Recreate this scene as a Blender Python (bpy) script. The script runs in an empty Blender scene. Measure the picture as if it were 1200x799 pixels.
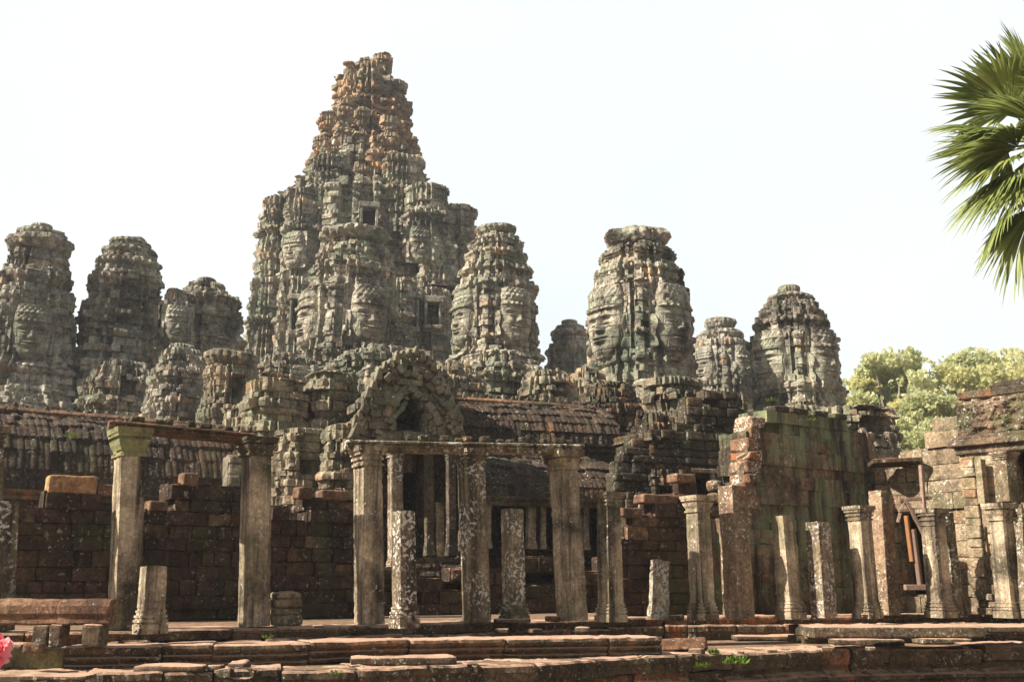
import bpy, math, random
import numpy as np
from mathutils import Vector

random.seed(7)
RS = np.random.RandomState(11)
S = bpy.context.scene
COL = S.collection
R = math.radians

# ------------------------------------------------------------------ camera
HC = 0.65                       # eye above the terrace floor (z = 0); the ground lies lower
PITCH = R(13.36)
cam_d = bpy.data.cameras.new('camera')
cam = bpy.data.objects.new('camera', cam_d)
COL.objects.link(cam)
cam.location = (0, 0, HC)
cam.rotation_euler = (R(90) + PITCH, 0, 0)
cam_d.sensor_width = 36
cam_d.lens = 36
cam_d.clip_start = 0.1
cam_d.clip_end = 3000
S.camera = cam
# ------------------------------------------------------------------ light
SUN_EL, SUN_AZ = 38.0, -111.0    # azimuth from +Y clockwise (towards +X); the sun stands to the left
w = bpy.data.worlds.new('World')
S.world = w
w.use_nodes = True
nt = w.node_tree
nt.nodes.clear()
out = nt.nodes.new('ShaderNodeOutputWorld')
bg = nt.nodes.new('ShaderNodeBackground')
sky = nt.nodes.new('ShaderNodeTexSky')
sky.sky_type = 'NISHITA'
sky.sun_disc = False
sky.sun_elevation = R(SUN_EL)
sky.sun_rotation = R(SUN_AZ)
sky.air_density = 1.0
sky.dust_density = 4.0
sky.ozone_density = 1.0
# thin high cloud over the blue
tc = nt.nodes.new('ShaderNodeTexCoord')
cn = nt.nodes.new('ShaderNodeTexNoise')
cn.inputs['Scale'].default_value = 2.2
cn.inputs['Detail'].default_value = 5
cr = nt.nodes.new('ShaderNodeMapRange')
cr.inputs['From Min'].default_value = .35
cr.inputs['From Max'].default_value = .65
cr.inputs['To Min'].default_value = .85
cr.inputs['To Max'].default_value = .97
mx = nt.nodes.new('ShaderNodeMix')
mx.data_type = 'RGBA'
mx.inputs[7].default_value = (6.98, 7.4, 7.42, 1)
nt.links.new(tc.outputs['Generated'], cn.inputs['Vector'])
nt.links.new(cn.outputs['Fac'], cr.inputs['Value'])
# the haze whitens the lower sky; overhead it thins out
sxyz = nt.nodes.new('ShaderNodeSeparateXYZ')
nt.links.new(tc.outputs['Generated'], sxyz.inputs[0])
hz_ = nt.nodes.new('ShaderNodeMapRange')
hz_.inputs['From Min'].default_value = .52
hz_.inputs['From Max'].default_value = .74
hz_.inputs['To Min'].default_value = 1.0
hz_.inputs['To Max'].default_value = .06
nt.links.new(sxyz.outputs[2], hz_.inputs['Value'])
mm = nt.nodes.new('ShaderNodeMath')
mm.operation = 'MULTIPLY'
nt.links.new(cr.outputs['Result'], mm.inputs[0])
nt.links.new(hz_.outputs['Result'], mm.inputs[1])
nt.links.new(mm.outputs[0], mx.inputs[0])
nt.links.new(sky.outputs['Color'], mx.inputs[6])
# added falloff: sky dimmed behind the viewer to cut fill on front faces
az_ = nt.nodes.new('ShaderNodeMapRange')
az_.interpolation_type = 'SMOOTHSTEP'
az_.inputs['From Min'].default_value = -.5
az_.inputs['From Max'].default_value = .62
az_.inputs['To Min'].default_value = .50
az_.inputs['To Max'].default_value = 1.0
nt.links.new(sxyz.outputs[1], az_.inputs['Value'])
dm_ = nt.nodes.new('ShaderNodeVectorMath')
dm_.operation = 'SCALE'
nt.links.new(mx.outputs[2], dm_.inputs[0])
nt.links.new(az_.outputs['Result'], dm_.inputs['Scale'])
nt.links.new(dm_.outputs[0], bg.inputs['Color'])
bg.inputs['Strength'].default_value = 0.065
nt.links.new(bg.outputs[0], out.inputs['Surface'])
sd = bpy.data.lights.new('sun', 'SUN')
sd.energy = 5.0
sd.angle = R(0.6)
sd.color = (1.0, 0.91, 0.78)
sun = bpy.data.objects.new('sun', sd)
COL.objects.link(sun)
az, el = R(SUN_AZ), R(SUN_EL)
to_sun = Vector((math.sin(az) * math.cos(el), math.cos(az) * math.cos(el), math.sin(el)))
sun.rotation_euler = to_sun.to_track_quat('Z', 'Y').to_euler()
sun.location = (-30, -10, 40)
S.view_settings.view_transform = 'Standard'
S.view_settings.look = 'None'
S.view_settings.exposure = 1.2
S.view_settings.gamma = 1
S.view_settings.use_curve_mapping = False
S.cycles.max_bounces = 5
S.cycles.diffuse_bounces = 3

# ------------------------------------------------------------------ survey helpers (bearing + distance -> metres)
cp, sp = math.cos(PITCH), math.sin(PITCH)
def ray(px, py):
    u, v = (px - 600) / 1200, (399.5 - py) / 1200
    return (u, cp - v * sp, sp + v * cp)
def at(px, py, Y):
    d = ray(px, py); t = Y / d[1]
    return Vector((d[0] * t, Y, HC + d[2] * t))
def ground(px, py, z=0.0):
    d = ray(px, py); t = (z - HC) / d[2]
    return Vector((d[0] * t, d[1] * t, z))
def mpp(px, py, Y):
    return Y / ray(px, py)[1] / 1200

# ------------------------------------------------------------------ noise
def h3(ix, iy, iz, seed=0):
    n = (ix.astype(np.int64) * 73856093) ^ (iy.astype(np.int64) * 19349663) ^ (iz.astype(np.int64) * 83492791) ^ (seed * 9176213 + 1013)
    n = n & 0x7fffffff
    n = ((n ^ (n >> 13)) * 1274126177) & 0x7fffffff
    n = ((n ^ (n >> 15)) * 668265263) & 0x7fffffff
    return ((n ^ (n >> 16)) & 0xffff) / 65535.0
def vn(p, sc, seed=0):
    q = np.asarray(p) * sc
    f = np.floor(q); t = q - f; t = t * t * (3 - 2 * t)
    f = f.astype(np.int64)
    r = 0
    for a in (0, 1):
        for b in (0, 1):
            for c in (0, 1):
                wgt = (t[:, 0] if a else 1 - t[:, 0]) * (t[:, 1] if b else 1 - t[:, 1]) * (t[:, 2] if c else 1 - t[:, 2])
                r = r + wgt * h3(f[:, 0] + a, f[:, 1] + b, f[:, 2] + c, seed)
    return r * 2 - 1
def fbm(p, sc, seed=0, o=3):
    r = 0; a = 1; s = 0
    for k in range(o):
        r = r + a * vn(p, sc * 2 ** k, seed + k); s += a; a *= .5
    return r / s

# ------------------------------------------------------------------ mesh collecting
class MB:
    def __init__(self): self.v = []; self.q = []; self.t = []; self.tn = []; self.n = 0
    def add(self, v, q=None, t=None, tone=.5):
        v = np.asarray(v, float).reshape(-1, 3)
        if q is not None and len(q): self.q.append(np.asarray(q, int).reshape(-1, 4) + self.n)
        if t is not None and len(t): self.t.append(np.asarray(t, int).reshape(-1, 3) + self.n)
        self.v.append(v)
        tone = np.asarray(tone, float)
        self.tn.append(np.full(len(v), float(tone)) if tone.ndim == 0 else tone)
        self.n += len(v)
    def build(self, name, mat, parent=None, smooth=False, xf=None):
        v = np.vstack(self.v)
        q = np.vstack(self.q) if self.q else np.zeros((0, 4), int)
        t = np.vstack(self.t) if self.t else np.zeros((0, 3), int)
        me = bpy.data.meshes.new(name)
        me.vertices.add(len(v)); me.vertices.foreach_set('co', v.ravel())
        nl = q.size + t.size
        me.loops.add(nl); me.loops.foreach_set('vertex_index', np.concatenate([q.ravel(), t.ravel()]))
        me.polygons.add(len(q) + len(t))
        me.polygons.foreach_set('loop_start', np.concatenate([np.arange(len(q)) * 4, q.size + np.arange(len(t)) * 3]))
        me.polygons.foreach_set('use_smooth', np.full(len(q) + len(t), smooth))
        me.update(calc_edges=True)
        me.validate()
        a = me.attributes.new('tone', 'FLOAT', 'POINT')
        tn = np.concatenate(self.tn)
        if len(a.data) == len(tn): a.data.foreach_set('value', tn)
        me.materials.append(mat)
        o = bpy.data.objects.new(name, me); COL.objects.link(o)
        if parent: o.parent = parent
        return o
def tag(o, label=None, cat=None, group=None, kind=None):
    if label: o['label'] = label
    if cat: o['category'] = cat
    if group: o['group'] = group
    if kind: o['kind'] = kind
    elif cat: o['kind'] = 'thing'
    return o
def thing(name, label, cat, loc=(0, 0, 0), rz=0, group=None):
    o = bpy.data.objects.new(name, None); COL.objects.link(o)
    o.empty_display_size = .2
    o.location = loc; o.rotation_euler = (0, 0, rz)
    return tag(o, label, cat, group)

# chamfered block template (unit half sizes, chamfer c given in metres)
_T = []
def _tmpl():
    idx = {}; sg = []
    for sx in (-1, 1):
        for sy in (-1, 1):
            for sz in (-1, 1):
                for ax in range(3):
                    idx[(sx, sy, sz, ax)] = len(sg); sg.append((sx, sy, sz, ax))
    q = []; t = []
    for ax in range(3):
        o1, o2 = (ax + 1) % 3, (ax + 2) % 3
        for s in (-1, 1):
            ring = []
            for (a, b) in ((-1, -1), (1, -1), (1, 1), (-1, 1)):
                k = [0, 0, 0]; k[ax] = s; k[o1] = a; k[o2] = b
                ring.append(idx[(*k, ax)])
            q.append(ring if s > 0 else ring[::-1])
    for ax in range(3):
        o1, o2 = (ax + 1) % 3, (ax + 2) % 3
        for a in (-1, 1):
            for b in (-1, 1):
                r = []
                for s, wh in ((-1, o1), (1, o1), (1, o2), (-1, o2)):
                    k = [0, 0, 0]; k[ax] = s; k[o1] = a; k[o2] = b
                    r.append(idx[(*k, wh)])
                q.append(r if a * b < 0 else r[::-1])
    for sx in (-1, 1):
        for sy in (-1, 1):
            for sz in (-1, 1):
                r = [idx[(sx, sy, sz, ax)] for ax in range(3)]
                t.append(r if sx * sy * sz > 0 else r[::-1])
    return np.array(sg), np.array(q), np.array(t)
SG, TQ, TT = _tmpl()
SGN = SG[:, :3].astype(float)
ONA = np.zeros((24, 3)); ONA[np.arange(24), SG[:, 3]] = 1
def block_verts(lo, hi, c, rs=None, jit=0.0):
    lo = np.asarray(lo, float); hi = np.asarray(hi, float)
    hs = (hi - lo) / 2; ce = (hi + lo) / 2
    c = min(c, hs.min() * .6)
    v = SGN * (hs - c * (1 - ONA))
    if rs is not None and jit > 0:
        cj = rs.uniform(-jit, jit, (8, 3))
        ci = ((SG[:, 0] > 0) * 4 + (SG[:, 1] > 0) * 2 + (SG[:, 2] > 0)).astype(int)
        v = v + cj[ci]
    return ce + v
def frame(d, n):
    return np.array([[d[0], n[0], 0], [d[1], n[1], 0], [0, 0, 1.0]]).T   # rows: s, n, z axes -> world

# subdivided rounded stone
_GC = {}
def gridcube(n):
    if n in _GC: return _GC[n]
    vs, qs = [], []
    g = np.linspace(-1, 1, n + 1)
    off = 0
    for ax in range(3):
        for s in (-1, 1):
            A, B = np.meshgrid(g, g, indexing='ij')
            p = np.zeros((A.size, 3)); p[:, ax] = s; p[:, (ax + 1) % 3] = A.ravel(); p[:, (ax + 2) % 3] = B.ravel()
            i = np.arange((n + 1) ** 2).reshape(n + 1, n + 1)
            q = np.stack([i[:-1, :-1], i[1:, :-1], i[1:, 1:], i[:-1, 1:]], -1).reshape(-1, 4)
            if s < 0: q = q[:, ::-1]
            vs.append(p); qs.append(q + off); off += len(p)
    _GC[n] = (np.vstack(vs), np.vstack(qs))
    return _GC[n]
def rough(size, n=10, r=.05, amp=.03, seed=0, sc=4):
    p, q = gridcube(n)
    hs = np.array(size) / 2
    r = min(r, hs.min() * .9)
    v = p * hs
    c = np.clip(v, -(hs - r), hs - r)
    d = v - c
    ln = np.maximum(np.linalg.norm(d, axis=1), 1e-6)
    nrm = d / ln[:, None]
    v = c + nrm * r
    v = v + nrm * (fbm(v + seed * 3.1, sc, seed, 3) * amp)[:, None]
    return v, q

# ------------------------------------------------------------------ materials
MATS = {}
def N(nt, t, **k):
    n = nt.nodes.new(t)
    for a, b in k.items():
        if a in n.inputs.keys(): n.inputs[a].default_value = b
        else: setattr(n, a, b)
    return n
def stone(name, c1, c2, accent=(.3, .12, .05), acc=.25, lichen=.3, lichen_c=(.52, .50, .44), dark=.4, moss=.15,
          top=None, sc=1.0, bump=.5, streak=.4, tone_amt=.45, moss_c=(.10, .12, .045), fine=1.0, mottle=.7, sz=.16, streak_late=True):
    m = bpy.data.materials.new(name); m.use_nodes = True
    nt = m.node_tree; nt.nodes.clear(); L = nt.links.new
    o = N(nt, 'ShaderNodeOutputMaterial'); b = N(nt, 'ShaderNodeBsdfPrincipled')
    b.inputs['Roughness'].default_value = .93
    b.inputs['Specular IOR Level'].default_value = .15
    L(b.outputs[0], o.inputs[0])
    g = N(nt, 'ShaderNodeNewGeometry')
    at_ = N(nt, 'ShaderNodeAttribute', attribute_name='tone')
    def noise(scale, det=5, rough_=.6, vec=None, dist=0):
        n = N(nt, 'ShaderNodeTexNoise'); n.inputs['Scale'].default_value = scale * sc; n.inputs['Detail'].default_value = det
        n.inputs['Roughness'].default_value = rough_; n.inputs['Distortion'].default_value = dist
        L(vec or g.outputs['Position'], n.inputs['Vector']); return n.outputs['Fac']
    def rng(v, a, b_, c=0, d=1):
        n = N(nt, 'ShaderNodeMapRange'); L(v, n.inputs[0])
        for i, x in enumerate((a, b_, c, d)): n.inputs[1 + i].default_value = x
        return n.outputs[0]
    def mix(f, a, b_, mode='MIX'):
        n = N(nt, 'ShaderNodeMix'); n.data_type = 'RGBA'; n.blend_type = mode
        for s, v in ((0, f), (6, a), (7, b_)):
            if hasattr(v, 'is_linked') or hasattr(v, 'links'): L(v, n.inputs[s])
            else: n.inputs[s].default_value = v if s == 0 else (*v, 1)
        return n.outputs[2]
    def mul(a, b_, op='MULTIPLY'):
        n = N(nt, 'ShaderNodeMath'); n.operation = op
        for i, v in enumerate((a, b_)):
            if hasattr(v, 'links'): L(v, n.inputs[i])
            else: n.inputs[i].default_value = v
        return n.outputs[0]
    col = mix(rng(noise(.9, 4, .6), .38, .62), c1, c2)
    # per-block hue: some blocks take the accent colour
    tn = at_.outputs['Fac']
    a1 = mul(rng(tn, 1 - acc, 1 - acc + .06), rng(noise(2.3, 3), .35, .6))
    col = mix(a1, col, accent)
    # large stains
    col = mix(mul(rng(noise(.55, 6, .65, dist=.6), .46, .64), dark), col, (.035, .028, .022))
    # fine pitting
    n5 = noise(14 * fine, 6, .7)
    col = mix(.75, col, mix(rng(n5, .3, .72), (.36, .35, .35), (1.5, 1.5, 1.48)), 'MULTIPLY')
    n6 = noise(4.6, 5, .75, dist=.5)
    col = mix(mottle, col, mix(rng(n6, .36, .62), (.42, .40, .38), (1.45, 1.45, 1.42)), 'MULTIPLY')
    # block tone
    col = mix(tone_amt, col, mix(tn, (.35, .34, .33), (1.75, 1.7, 1.62)), 'MULTIPLY')
    # moss
    col = mix(mul(rng(noise(.8, 6, .7, dist=.4), .52 - moss * .2, .62 - moss * .1), min(1, moss * 2.2)), col, moss_c)
    if streak_late:
        # vertical rain streaks
        mp = N(nt, 'ShaderNodeMapping'); mp.inputs['Scale'].default_value = (1, 1, sz); L(g.outputs['Position'], mp.inputs[0])
        col = mix(mul(rng(noise(2.6, 5, .7, vec=mp.outputs[0]), .5 if sz > .1 else .44, .72 if sz > .1 else .64), streak), col, (.03, .024, .02))
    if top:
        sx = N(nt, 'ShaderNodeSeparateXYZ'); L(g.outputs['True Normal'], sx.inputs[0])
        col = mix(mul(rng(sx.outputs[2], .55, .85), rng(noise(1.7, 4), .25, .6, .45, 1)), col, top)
    # lichen flecks
    if lichen:
        l1 = rng(noise(9.5, 5, .62, dist=.2), .66 - lichen * .12, .70 - lichen * .12)
        l2 = rng(noise(1.1, 3), .45, .58)
        col = mix(mul(mul(l1, l2), .85), col, lichen_c)
        l3 = mul(rng(noise(17 * fine, 3, .5), .67, .72), rng(noise(.9, 2), .4, .55))
        col = mix(mul(l3, min(1., lichen * 1.6)), col, lichen_c)
    L(col, b.inputs['Base Color'])
    bp = N(nt, 'ShaderNodeBump'); bp.inputs['Strength'].default_value = bump; bp.inputs['Distance'].default_value = .06 / sc
    hgt = mul(mul(noise(7, 8, .68), 1.0), mul(n5, .45), 'ADD')
    L(hgt, bp.inputs['Height']); L(bp.outputs[0], b.inputs['Normal'])
    MATS[name] = m
    return m
def plain(name, c, rough_=.8, trans=0, c2=None, sc=3):
    m = bpy.data.materials.new(name); m.use_nodes = True; nt = m.node_tree
    b = nt.nodes['Principled BSDF']; b.inputs['Roughness'].default_value = rough_; b.inputs['Specular IOR Level'].default_value = .3
    L = nt.links.new
    n = N(nt, 'ShaderNodeTexNoise'); n.inputs['Scale'].default_value = sc; n.inputs['Detail'].default_value = 5
    g = N(nt, 'ShaderNodeNewGeometry'); L(g.outputs['Position'], n.inputs['Vector'])
    a = N(nt, 'ShaderNodeAttribute', attribute_name='tone')
    r = N(nt, 'ShaderNodeValToRGB'); r.color_ramp.elements[0].position = .3; r.color_ramp.elements[1].position = .7
    r.color_ramp.elements[0].color = (*c, 1); r.color_ramp.elements[1].color = (*(c2 or c), 1)
    ad = N(nt, 'ShaderNodeMath'); ad.operation = 'ADD'; L(n.outputs['Fac'], ad.inputs[0])
    sb = N(nt, 'ShaderNodeMath'); sb.operation = 'MULTIPLY_ADD'; L(a.outputs['Fac'], sb.inputs[0]); sb.inputs[1].default_value = .6; sb.inputs[2].default_value = -.3
    L(sb.outputs[0], ad.inputs[1]); L(ad.outputs[0], r.inputs[0])
    L(r.outputs[0], b.inputs['Base Color'])
    if trans:
        t = N(nt, 'ShaderNodeBsdfTranslucent'); L(r.outputs[0], t.inputs['Color'])
        ms = N(nt, 'ShaderNodeMixShader'); ms.inputs[0].default_value = trans
        L(b.outputs[0], ms.inputs[1]); L(t.outputs[0], ms.inputs[2])
        L(ms.outputs[0], nt.nodes['Material Output'].inputs[0])
    return m
M_TOWER = stone('tower_sandstone', (.46, .42, .345), (.32, .30, .25), accent=(.36, .26, .17), acc=.15, dark=1., moss=.24, moss_c=(.24, .28, .20), streak=.85, mottle=.95, lichen=.35, lichen_c=(.56, .52, .44), sc=.55, bump=1.0)
M_TOWERD = stone('dark_tower_sandstone', (.45, .42, .36), (.30, .29, .245), accent=(.25, .17, .11), acc=.15, dark=.85, moss=.2, moss_c=(.17, .19, .13), streak=.7, lichen=.3, lichen_c=(.38, .37, .33), sc=.6, bump=1.0)
M_SPIRE = stone('spire_sandstone', (.42, .30, .20), (.28, .24, .18), accent=(.38, .22, .12), acc=.25, dark=.6, moss=.2, moss_c=(.15, .17, .12), streak=.5, lichen=.2, lichen_c=(.46, .44, .38), sc=.4, bump=1.0)
M_MID = stone('weathered_sandstone', (.40, .34, .25), (.26, .225, .165), accent=(.28, .18, .11), acc=.15, dark=.8, moss=.25, moss_c=(.20, .22, .15), streak=.6, lichen=.5, sc=1.0, bump=1.0)
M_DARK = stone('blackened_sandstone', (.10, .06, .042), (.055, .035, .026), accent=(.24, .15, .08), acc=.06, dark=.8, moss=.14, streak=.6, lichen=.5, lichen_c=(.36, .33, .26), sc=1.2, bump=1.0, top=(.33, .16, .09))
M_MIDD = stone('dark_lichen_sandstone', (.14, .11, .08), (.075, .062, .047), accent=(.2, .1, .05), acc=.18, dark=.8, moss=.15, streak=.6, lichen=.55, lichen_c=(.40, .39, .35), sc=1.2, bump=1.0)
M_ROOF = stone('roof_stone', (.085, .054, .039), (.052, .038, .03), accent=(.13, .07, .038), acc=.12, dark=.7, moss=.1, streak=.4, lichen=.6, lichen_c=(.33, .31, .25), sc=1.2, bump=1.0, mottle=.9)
M_RED = stone('red_stone', (.25, .145, .095), (.15, .085, .058), accent=(.33, .17, .09), acc=.2, dark=.6, moss=.1, lichen=.35, sc=1.3, bump=.8)
M_COL = stone('pillar_sandstone', (.58, .47, .33), (.40, .32, .225), accent=(.3, .14, .07), acc=.1, dark=.9, moss=.18, streak=1., sz=.045, lichen=.35, lichen_c=(.58, .56, .48), sc=1.4, bump=.6, tone_amt=.15, mottle=.35)
M_COLL = stone('lichened_pillar_sandstone', (.33, .26, .17), (.20, .15, .10), accent=(.25, .11, .06), acc=.2, dark=.6, moss=.2, streak=.9, sz=.06, lichen=1.1, lichen_c=(.62, .60, .54), sc=1.5, bump=.7, tone_amt=.15, mottle=.5)
M_COLR = stone('reddish_pillar_sandstone', (.36, .26, .17), (.22, .14, .095), accent=(.25, .11, .06), acc=.2, dark=.5, moss=.15, streak=.6, lichen=.7, lichen_c=(.6, .57, .5), sc=1.5, bump=.5, tone_amt=.15)
M_CAPG = stone('green_capital_stone', (.25, .24, .13), (.20, .16, .09), accent=(.25, .15, .08), acc=.2, dark=.6, moss=.35, moss_c=(.22, .24, .11), lichen=.4, sc=1.5, bump=.6)
M_MOSS = stone('mossy_wall_sandstone', (.37, .28, .19), (.20, .135, .09), accent=(.24, .13, .08), acc=.15, dark=.9, moss=.46, moss_c=(.22, .255, .14), sz=.06, streak=1., lichen=.25, sc=1.0, bump=.9, tone_amt=.15)
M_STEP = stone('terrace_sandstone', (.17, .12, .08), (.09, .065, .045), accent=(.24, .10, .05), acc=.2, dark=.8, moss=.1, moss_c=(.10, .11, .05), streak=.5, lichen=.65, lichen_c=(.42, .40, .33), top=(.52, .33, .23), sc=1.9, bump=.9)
M_FLOOR = stone('terrace_floor_stone', (.40, .25, .17), (.30, .20, .13), dark=.35, moss=.15, lichen=.25, streak=0, sc=1.5, bump=.5)
M_PALE = stone('pale_sandstone', (.38, .30, .21), (.24, .18, .12), accent=(.26, .15, .09), acc=.2, dark=.75, moss=.15, streak=.75, lichen=.7, sc=1.3, bump=.6)
M_WOOD = plain('prop_timber', (.30, .20, .15), .7, c2=(.16, .10, .075), sc=12)
M_WOODO = plain('orange_timber', (.38, .17, .06), .7, c2=(.24, .11, .045), sc=12)
M_DIRT = plain('ground_dirt', (.20, .14, .09), 1, c2=(.13, .10, .06), sc=1.4)
M_LEAF = plain('tree_leaf', (.44, .47, .24), .6, .6, c2=(.66, .66, .38), sc=.25)
M_LEAF2 = plain('yellow_tree_leaf', (.50, .50, .23), .6, .6, c2=(.70, .67, .35), sc=.25)
M_BARK = plain('bark', (.30, .26, .20), .9, c2=(.16, .13, .10), sc=4)
M_PALM = plain('palm_leaf', (.12, .16, .04), .42, .35, c2=(.34, .38, .12), sc=2)
M_PALMD = plain('dry_palm_leaf', (.22, .14, .06), .6, .3, c2=(.42, .32, .16), sc=3)
M_WEED = plain('weed_leaf', (.07, .13, .015), .5, .4, c2=(.16, .24, .03), sc=20)
M_PINK = plain('pink_petal', (.85, .17, .22), .6, .35, c2=(.9, .38, .40), sc=30)

# ------------------------------------------------------------------ masonry walls
class Plane:
    def __init__(s, pa, Ya, pb, Yb, pyref=600):
        a, b = at(pa, pyref, Ya), at(pb, pyref, Yb)
        s.p0 = np.array([a.x, a.y]); s.p1 = np.array([b.x, b.y])
        s.L = np.linalg.norm(s.p1 - s.p0); s.d = (s.p1 - s.p0) / s.L
        s.n = np.array([s.d[1], -s.d[0]])          # faces the camera side
        s.rz = math.atan2(s.d[1], s.d[0])
    def hit(s, px, py):
        r = ray(px, py)
        A = np.array([[r[0], -s.d[0]], [r[1], -s.d[1]]])
        t, k = np.linalg.solve(A, s.p0)
        return k, HC + r[2] * t
    def topf(s, pts):
        sz = [s.hit(*p) for p in pts]
        xs = np.array([a for a, _ in sz]); zs = np.array([b for _, b in sz])
        return lambda k: np.interp(k, xs, zs)
def masonry(mb, L, z0, topf, ch=.32, bw=.6, thick=.5, jit=.03, seed=0, holes=(), s0=0, cham=.02, lose=.0, n0=0, skew=.008, batter=0.0, div=5, amp=.012, nsc=5., ov=False):
    rs = np.random.RandomState(seed + 5); BL = []
    zmax = max(topf(k) for k in np.linspace(s0, L, 80))
    z = z0; hs = list(holes)
    while z < zmax:
        h = ch * rs.uniform(.8, 1.25)
        s = s0 - rs.uniform(0, .5) * bw
        cj = rs.uniform(-jit, jit) * .8
        while s < L:
            wd = bw * rs.uniform(.55, 1.5)
            a, b = max(s, s0), min(s + wd, L)
            s += wd
            if b - a < .08: continue
            c, zc = (a + b) / 2, z + h / 2
            tp = topf(c)
            if zc > tp: continue
            if tp - zc < 2.2 * ch and rs.rand() < lose: continue
            segs = [(a, b)]
            for (h0, h1, hz0, hz1) in hs:
                if hz0 < zc < hz1:
                    ns = []
                    for (x0, x1) in segs:
                        if x1 <= h0 or x0 >= h1: ns.append((x0, x1)); continue
                        if x0 < h0 - .05: ns.append((x0, h0))
                        if x1 > h1 + .05: ns.append((h1, x1))
                    segs = ns
            for (x0, x1) in segs:
                o = n0 + cj + rs.uniform(-jit, jit) - batter * (z - z0)
                tb_ = rs.rand()
                e_ = .012 if ov else -.001
                BL.append((x0 - e_, -thick - batter * (z - z0), z - e_, x1 + e_, o, z + h + e_, tb_, rs.uniform(-skew, skew), rs.uniform(-skew, skew)))
                if not ov: BL.append((x0 - .03, -thick + .03, z - .04, x1 + .03, o - .11, z + h + .04, 0.0, 0, 0))     # packing behind the joints
        z += h
    if not BL: return
    B = np.array(BL); mb.B = B; p, q = gridcube(div)
    lo = B[:, None, 0:3]; hi = B[:, None, 3:6]; hs = (hi - lo) / 2; ce = (hi + lo) / 2
    v = p[None] * hs
    r = np.minimum(cham, hs.min(axis=2, keepdims=True) * .8)
    c = np.clip(v, -(hs - r), hs - r); dd = v - c
    nr = dd / np.maximum(np.linalg.norm(dd, axis=2, keepdims=True), 1e-6)
    v = c + nr * r
    sk = B[:, None, 7]; s2 = B[:, None, 8]
    v[:, :, 1] += v[:, :, 0] * sk * 2.2 * (v[:, :, 1] > 0); v[:, :, 2] += v[:, :, 0] * s2 * .8
    w_ = (v + ce).reshape(-1, 3)
    off = np.repeat(B[:, 6] * 31.7, len(p))[:, None]
    f = fbm(w_ + off, nsc, seed, 3)
    g = np.maximum(0, fbm(w_ + off * 1.3, nsc * .5, seed + 9, 2) - .18)
    w_ = w_ + nr.reshape(-1, 3) * (amp * (1.6 * f - 4 * g))[:, None]
    qq = (q[None] + (np.arange(len(B)) * len(p))[:, None, None]).reshape(-1, 4)
    mb.add(w_, qq, None, np.repeat(B[:, 6], len(p)))
def place(root, pl):
    root.location = (pl.p0[0], pl.p0[1], 0); root.rotation_euler = (0, 0, pl.rz)
# local wall frame: x along wall, y = -outward  (outward = +n -> local -y)
def flip(mb):
    for i in range(len(mb.v)): mb.v[i] = mb.v[i] * np.array([1, -1, 1])
    mb.q = [q[:, ::-1] for q in mb.q]; mb.t = [t[:, ::-1] for t in mb.t]
    return mb
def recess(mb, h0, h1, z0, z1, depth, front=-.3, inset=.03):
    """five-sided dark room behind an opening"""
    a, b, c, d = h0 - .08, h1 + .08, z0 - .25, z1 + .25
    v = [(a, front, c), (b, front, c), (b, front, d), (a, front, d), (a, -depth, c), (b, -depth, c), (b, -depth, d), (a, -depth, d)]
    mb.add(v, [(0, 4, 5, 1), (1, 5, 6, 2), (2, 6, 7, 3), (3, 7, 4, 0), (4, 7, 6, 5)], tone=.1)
def wall(name, label, cat, pa, Ya, pb, Yb, tops, base_py=None, z0=0, mat=None, ch=.32, bw=.6, thick=.6, jit=.03, seed=0,
         holes=(), lose=.15, frames=(), pyref=600, group=None, batter=0.0, depth=1.6, skew=.008, cham=.022, div=5, amp=.014, ov=False):
    pl = Plane(pa, Ya, pb, Yb, pyref)
    if base_py is not None: z0 = pl.hit((pa + pb) / 2, base_py)[1]
    tf = pl.topf(tops)
    H = []
    for (x0, y0, x1, y1) in holes:
        (s0, za), (s1, zb) = pl.hit(x0, (y0 + y1) / 2), pl.hit(x1, (y0 + y1) / 2)
        H.append((s0, s1, pl.hit((x0 + x1) / 2, y1)[1], pl.hit((x0 + x1) / 2, y0)[1]))
    root = thing(name, label, cat, group=group); place(root, pl)
    mb = MB(); masonry(mb, pl.L, z0, tf, ch, bw, thick, jit, seed, H, lose=lose, batter=batter, skew=skew, cham=cham, div=div, amp=amp, ov=ov)
    flip(mb).build('masonry', mat, root); pl.B = mb.B; pl.thick = thick
    for (h0, h1, hz0, hz1) in H:
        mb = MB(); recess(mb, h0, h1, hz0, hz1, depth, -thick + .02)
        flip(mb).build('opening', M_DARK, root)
    for i in frames:
        h0, h1, hz0, hz1 = H[i]; fw = max(.07, .16 * (h1 - h0)); p = .06
        mb = MB()
        for lo, hi in (((h0 - fw, -.2, hz0), (h0 + .01, p, hz1)), ((h1 - .01, -.2, hz0), (h1 + fw, p, hz1)),
                       ((h0 - fw * 1.5, -.2, hz1), (h1 + fw * 1.5, p * 1.5, hz1 + fw * 1.3)), ((h0 - fw * 1.5, -.2, hz0 - fw), (h1 + fw * 1.5, p * 1.4, hz0))):
            mb.add(block_verts(lo, hi, .015), TQ, TT, .8)
        flip(mb).build('frame', M_PALE, root)
    return root, pl, tf, z0, H

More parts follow.
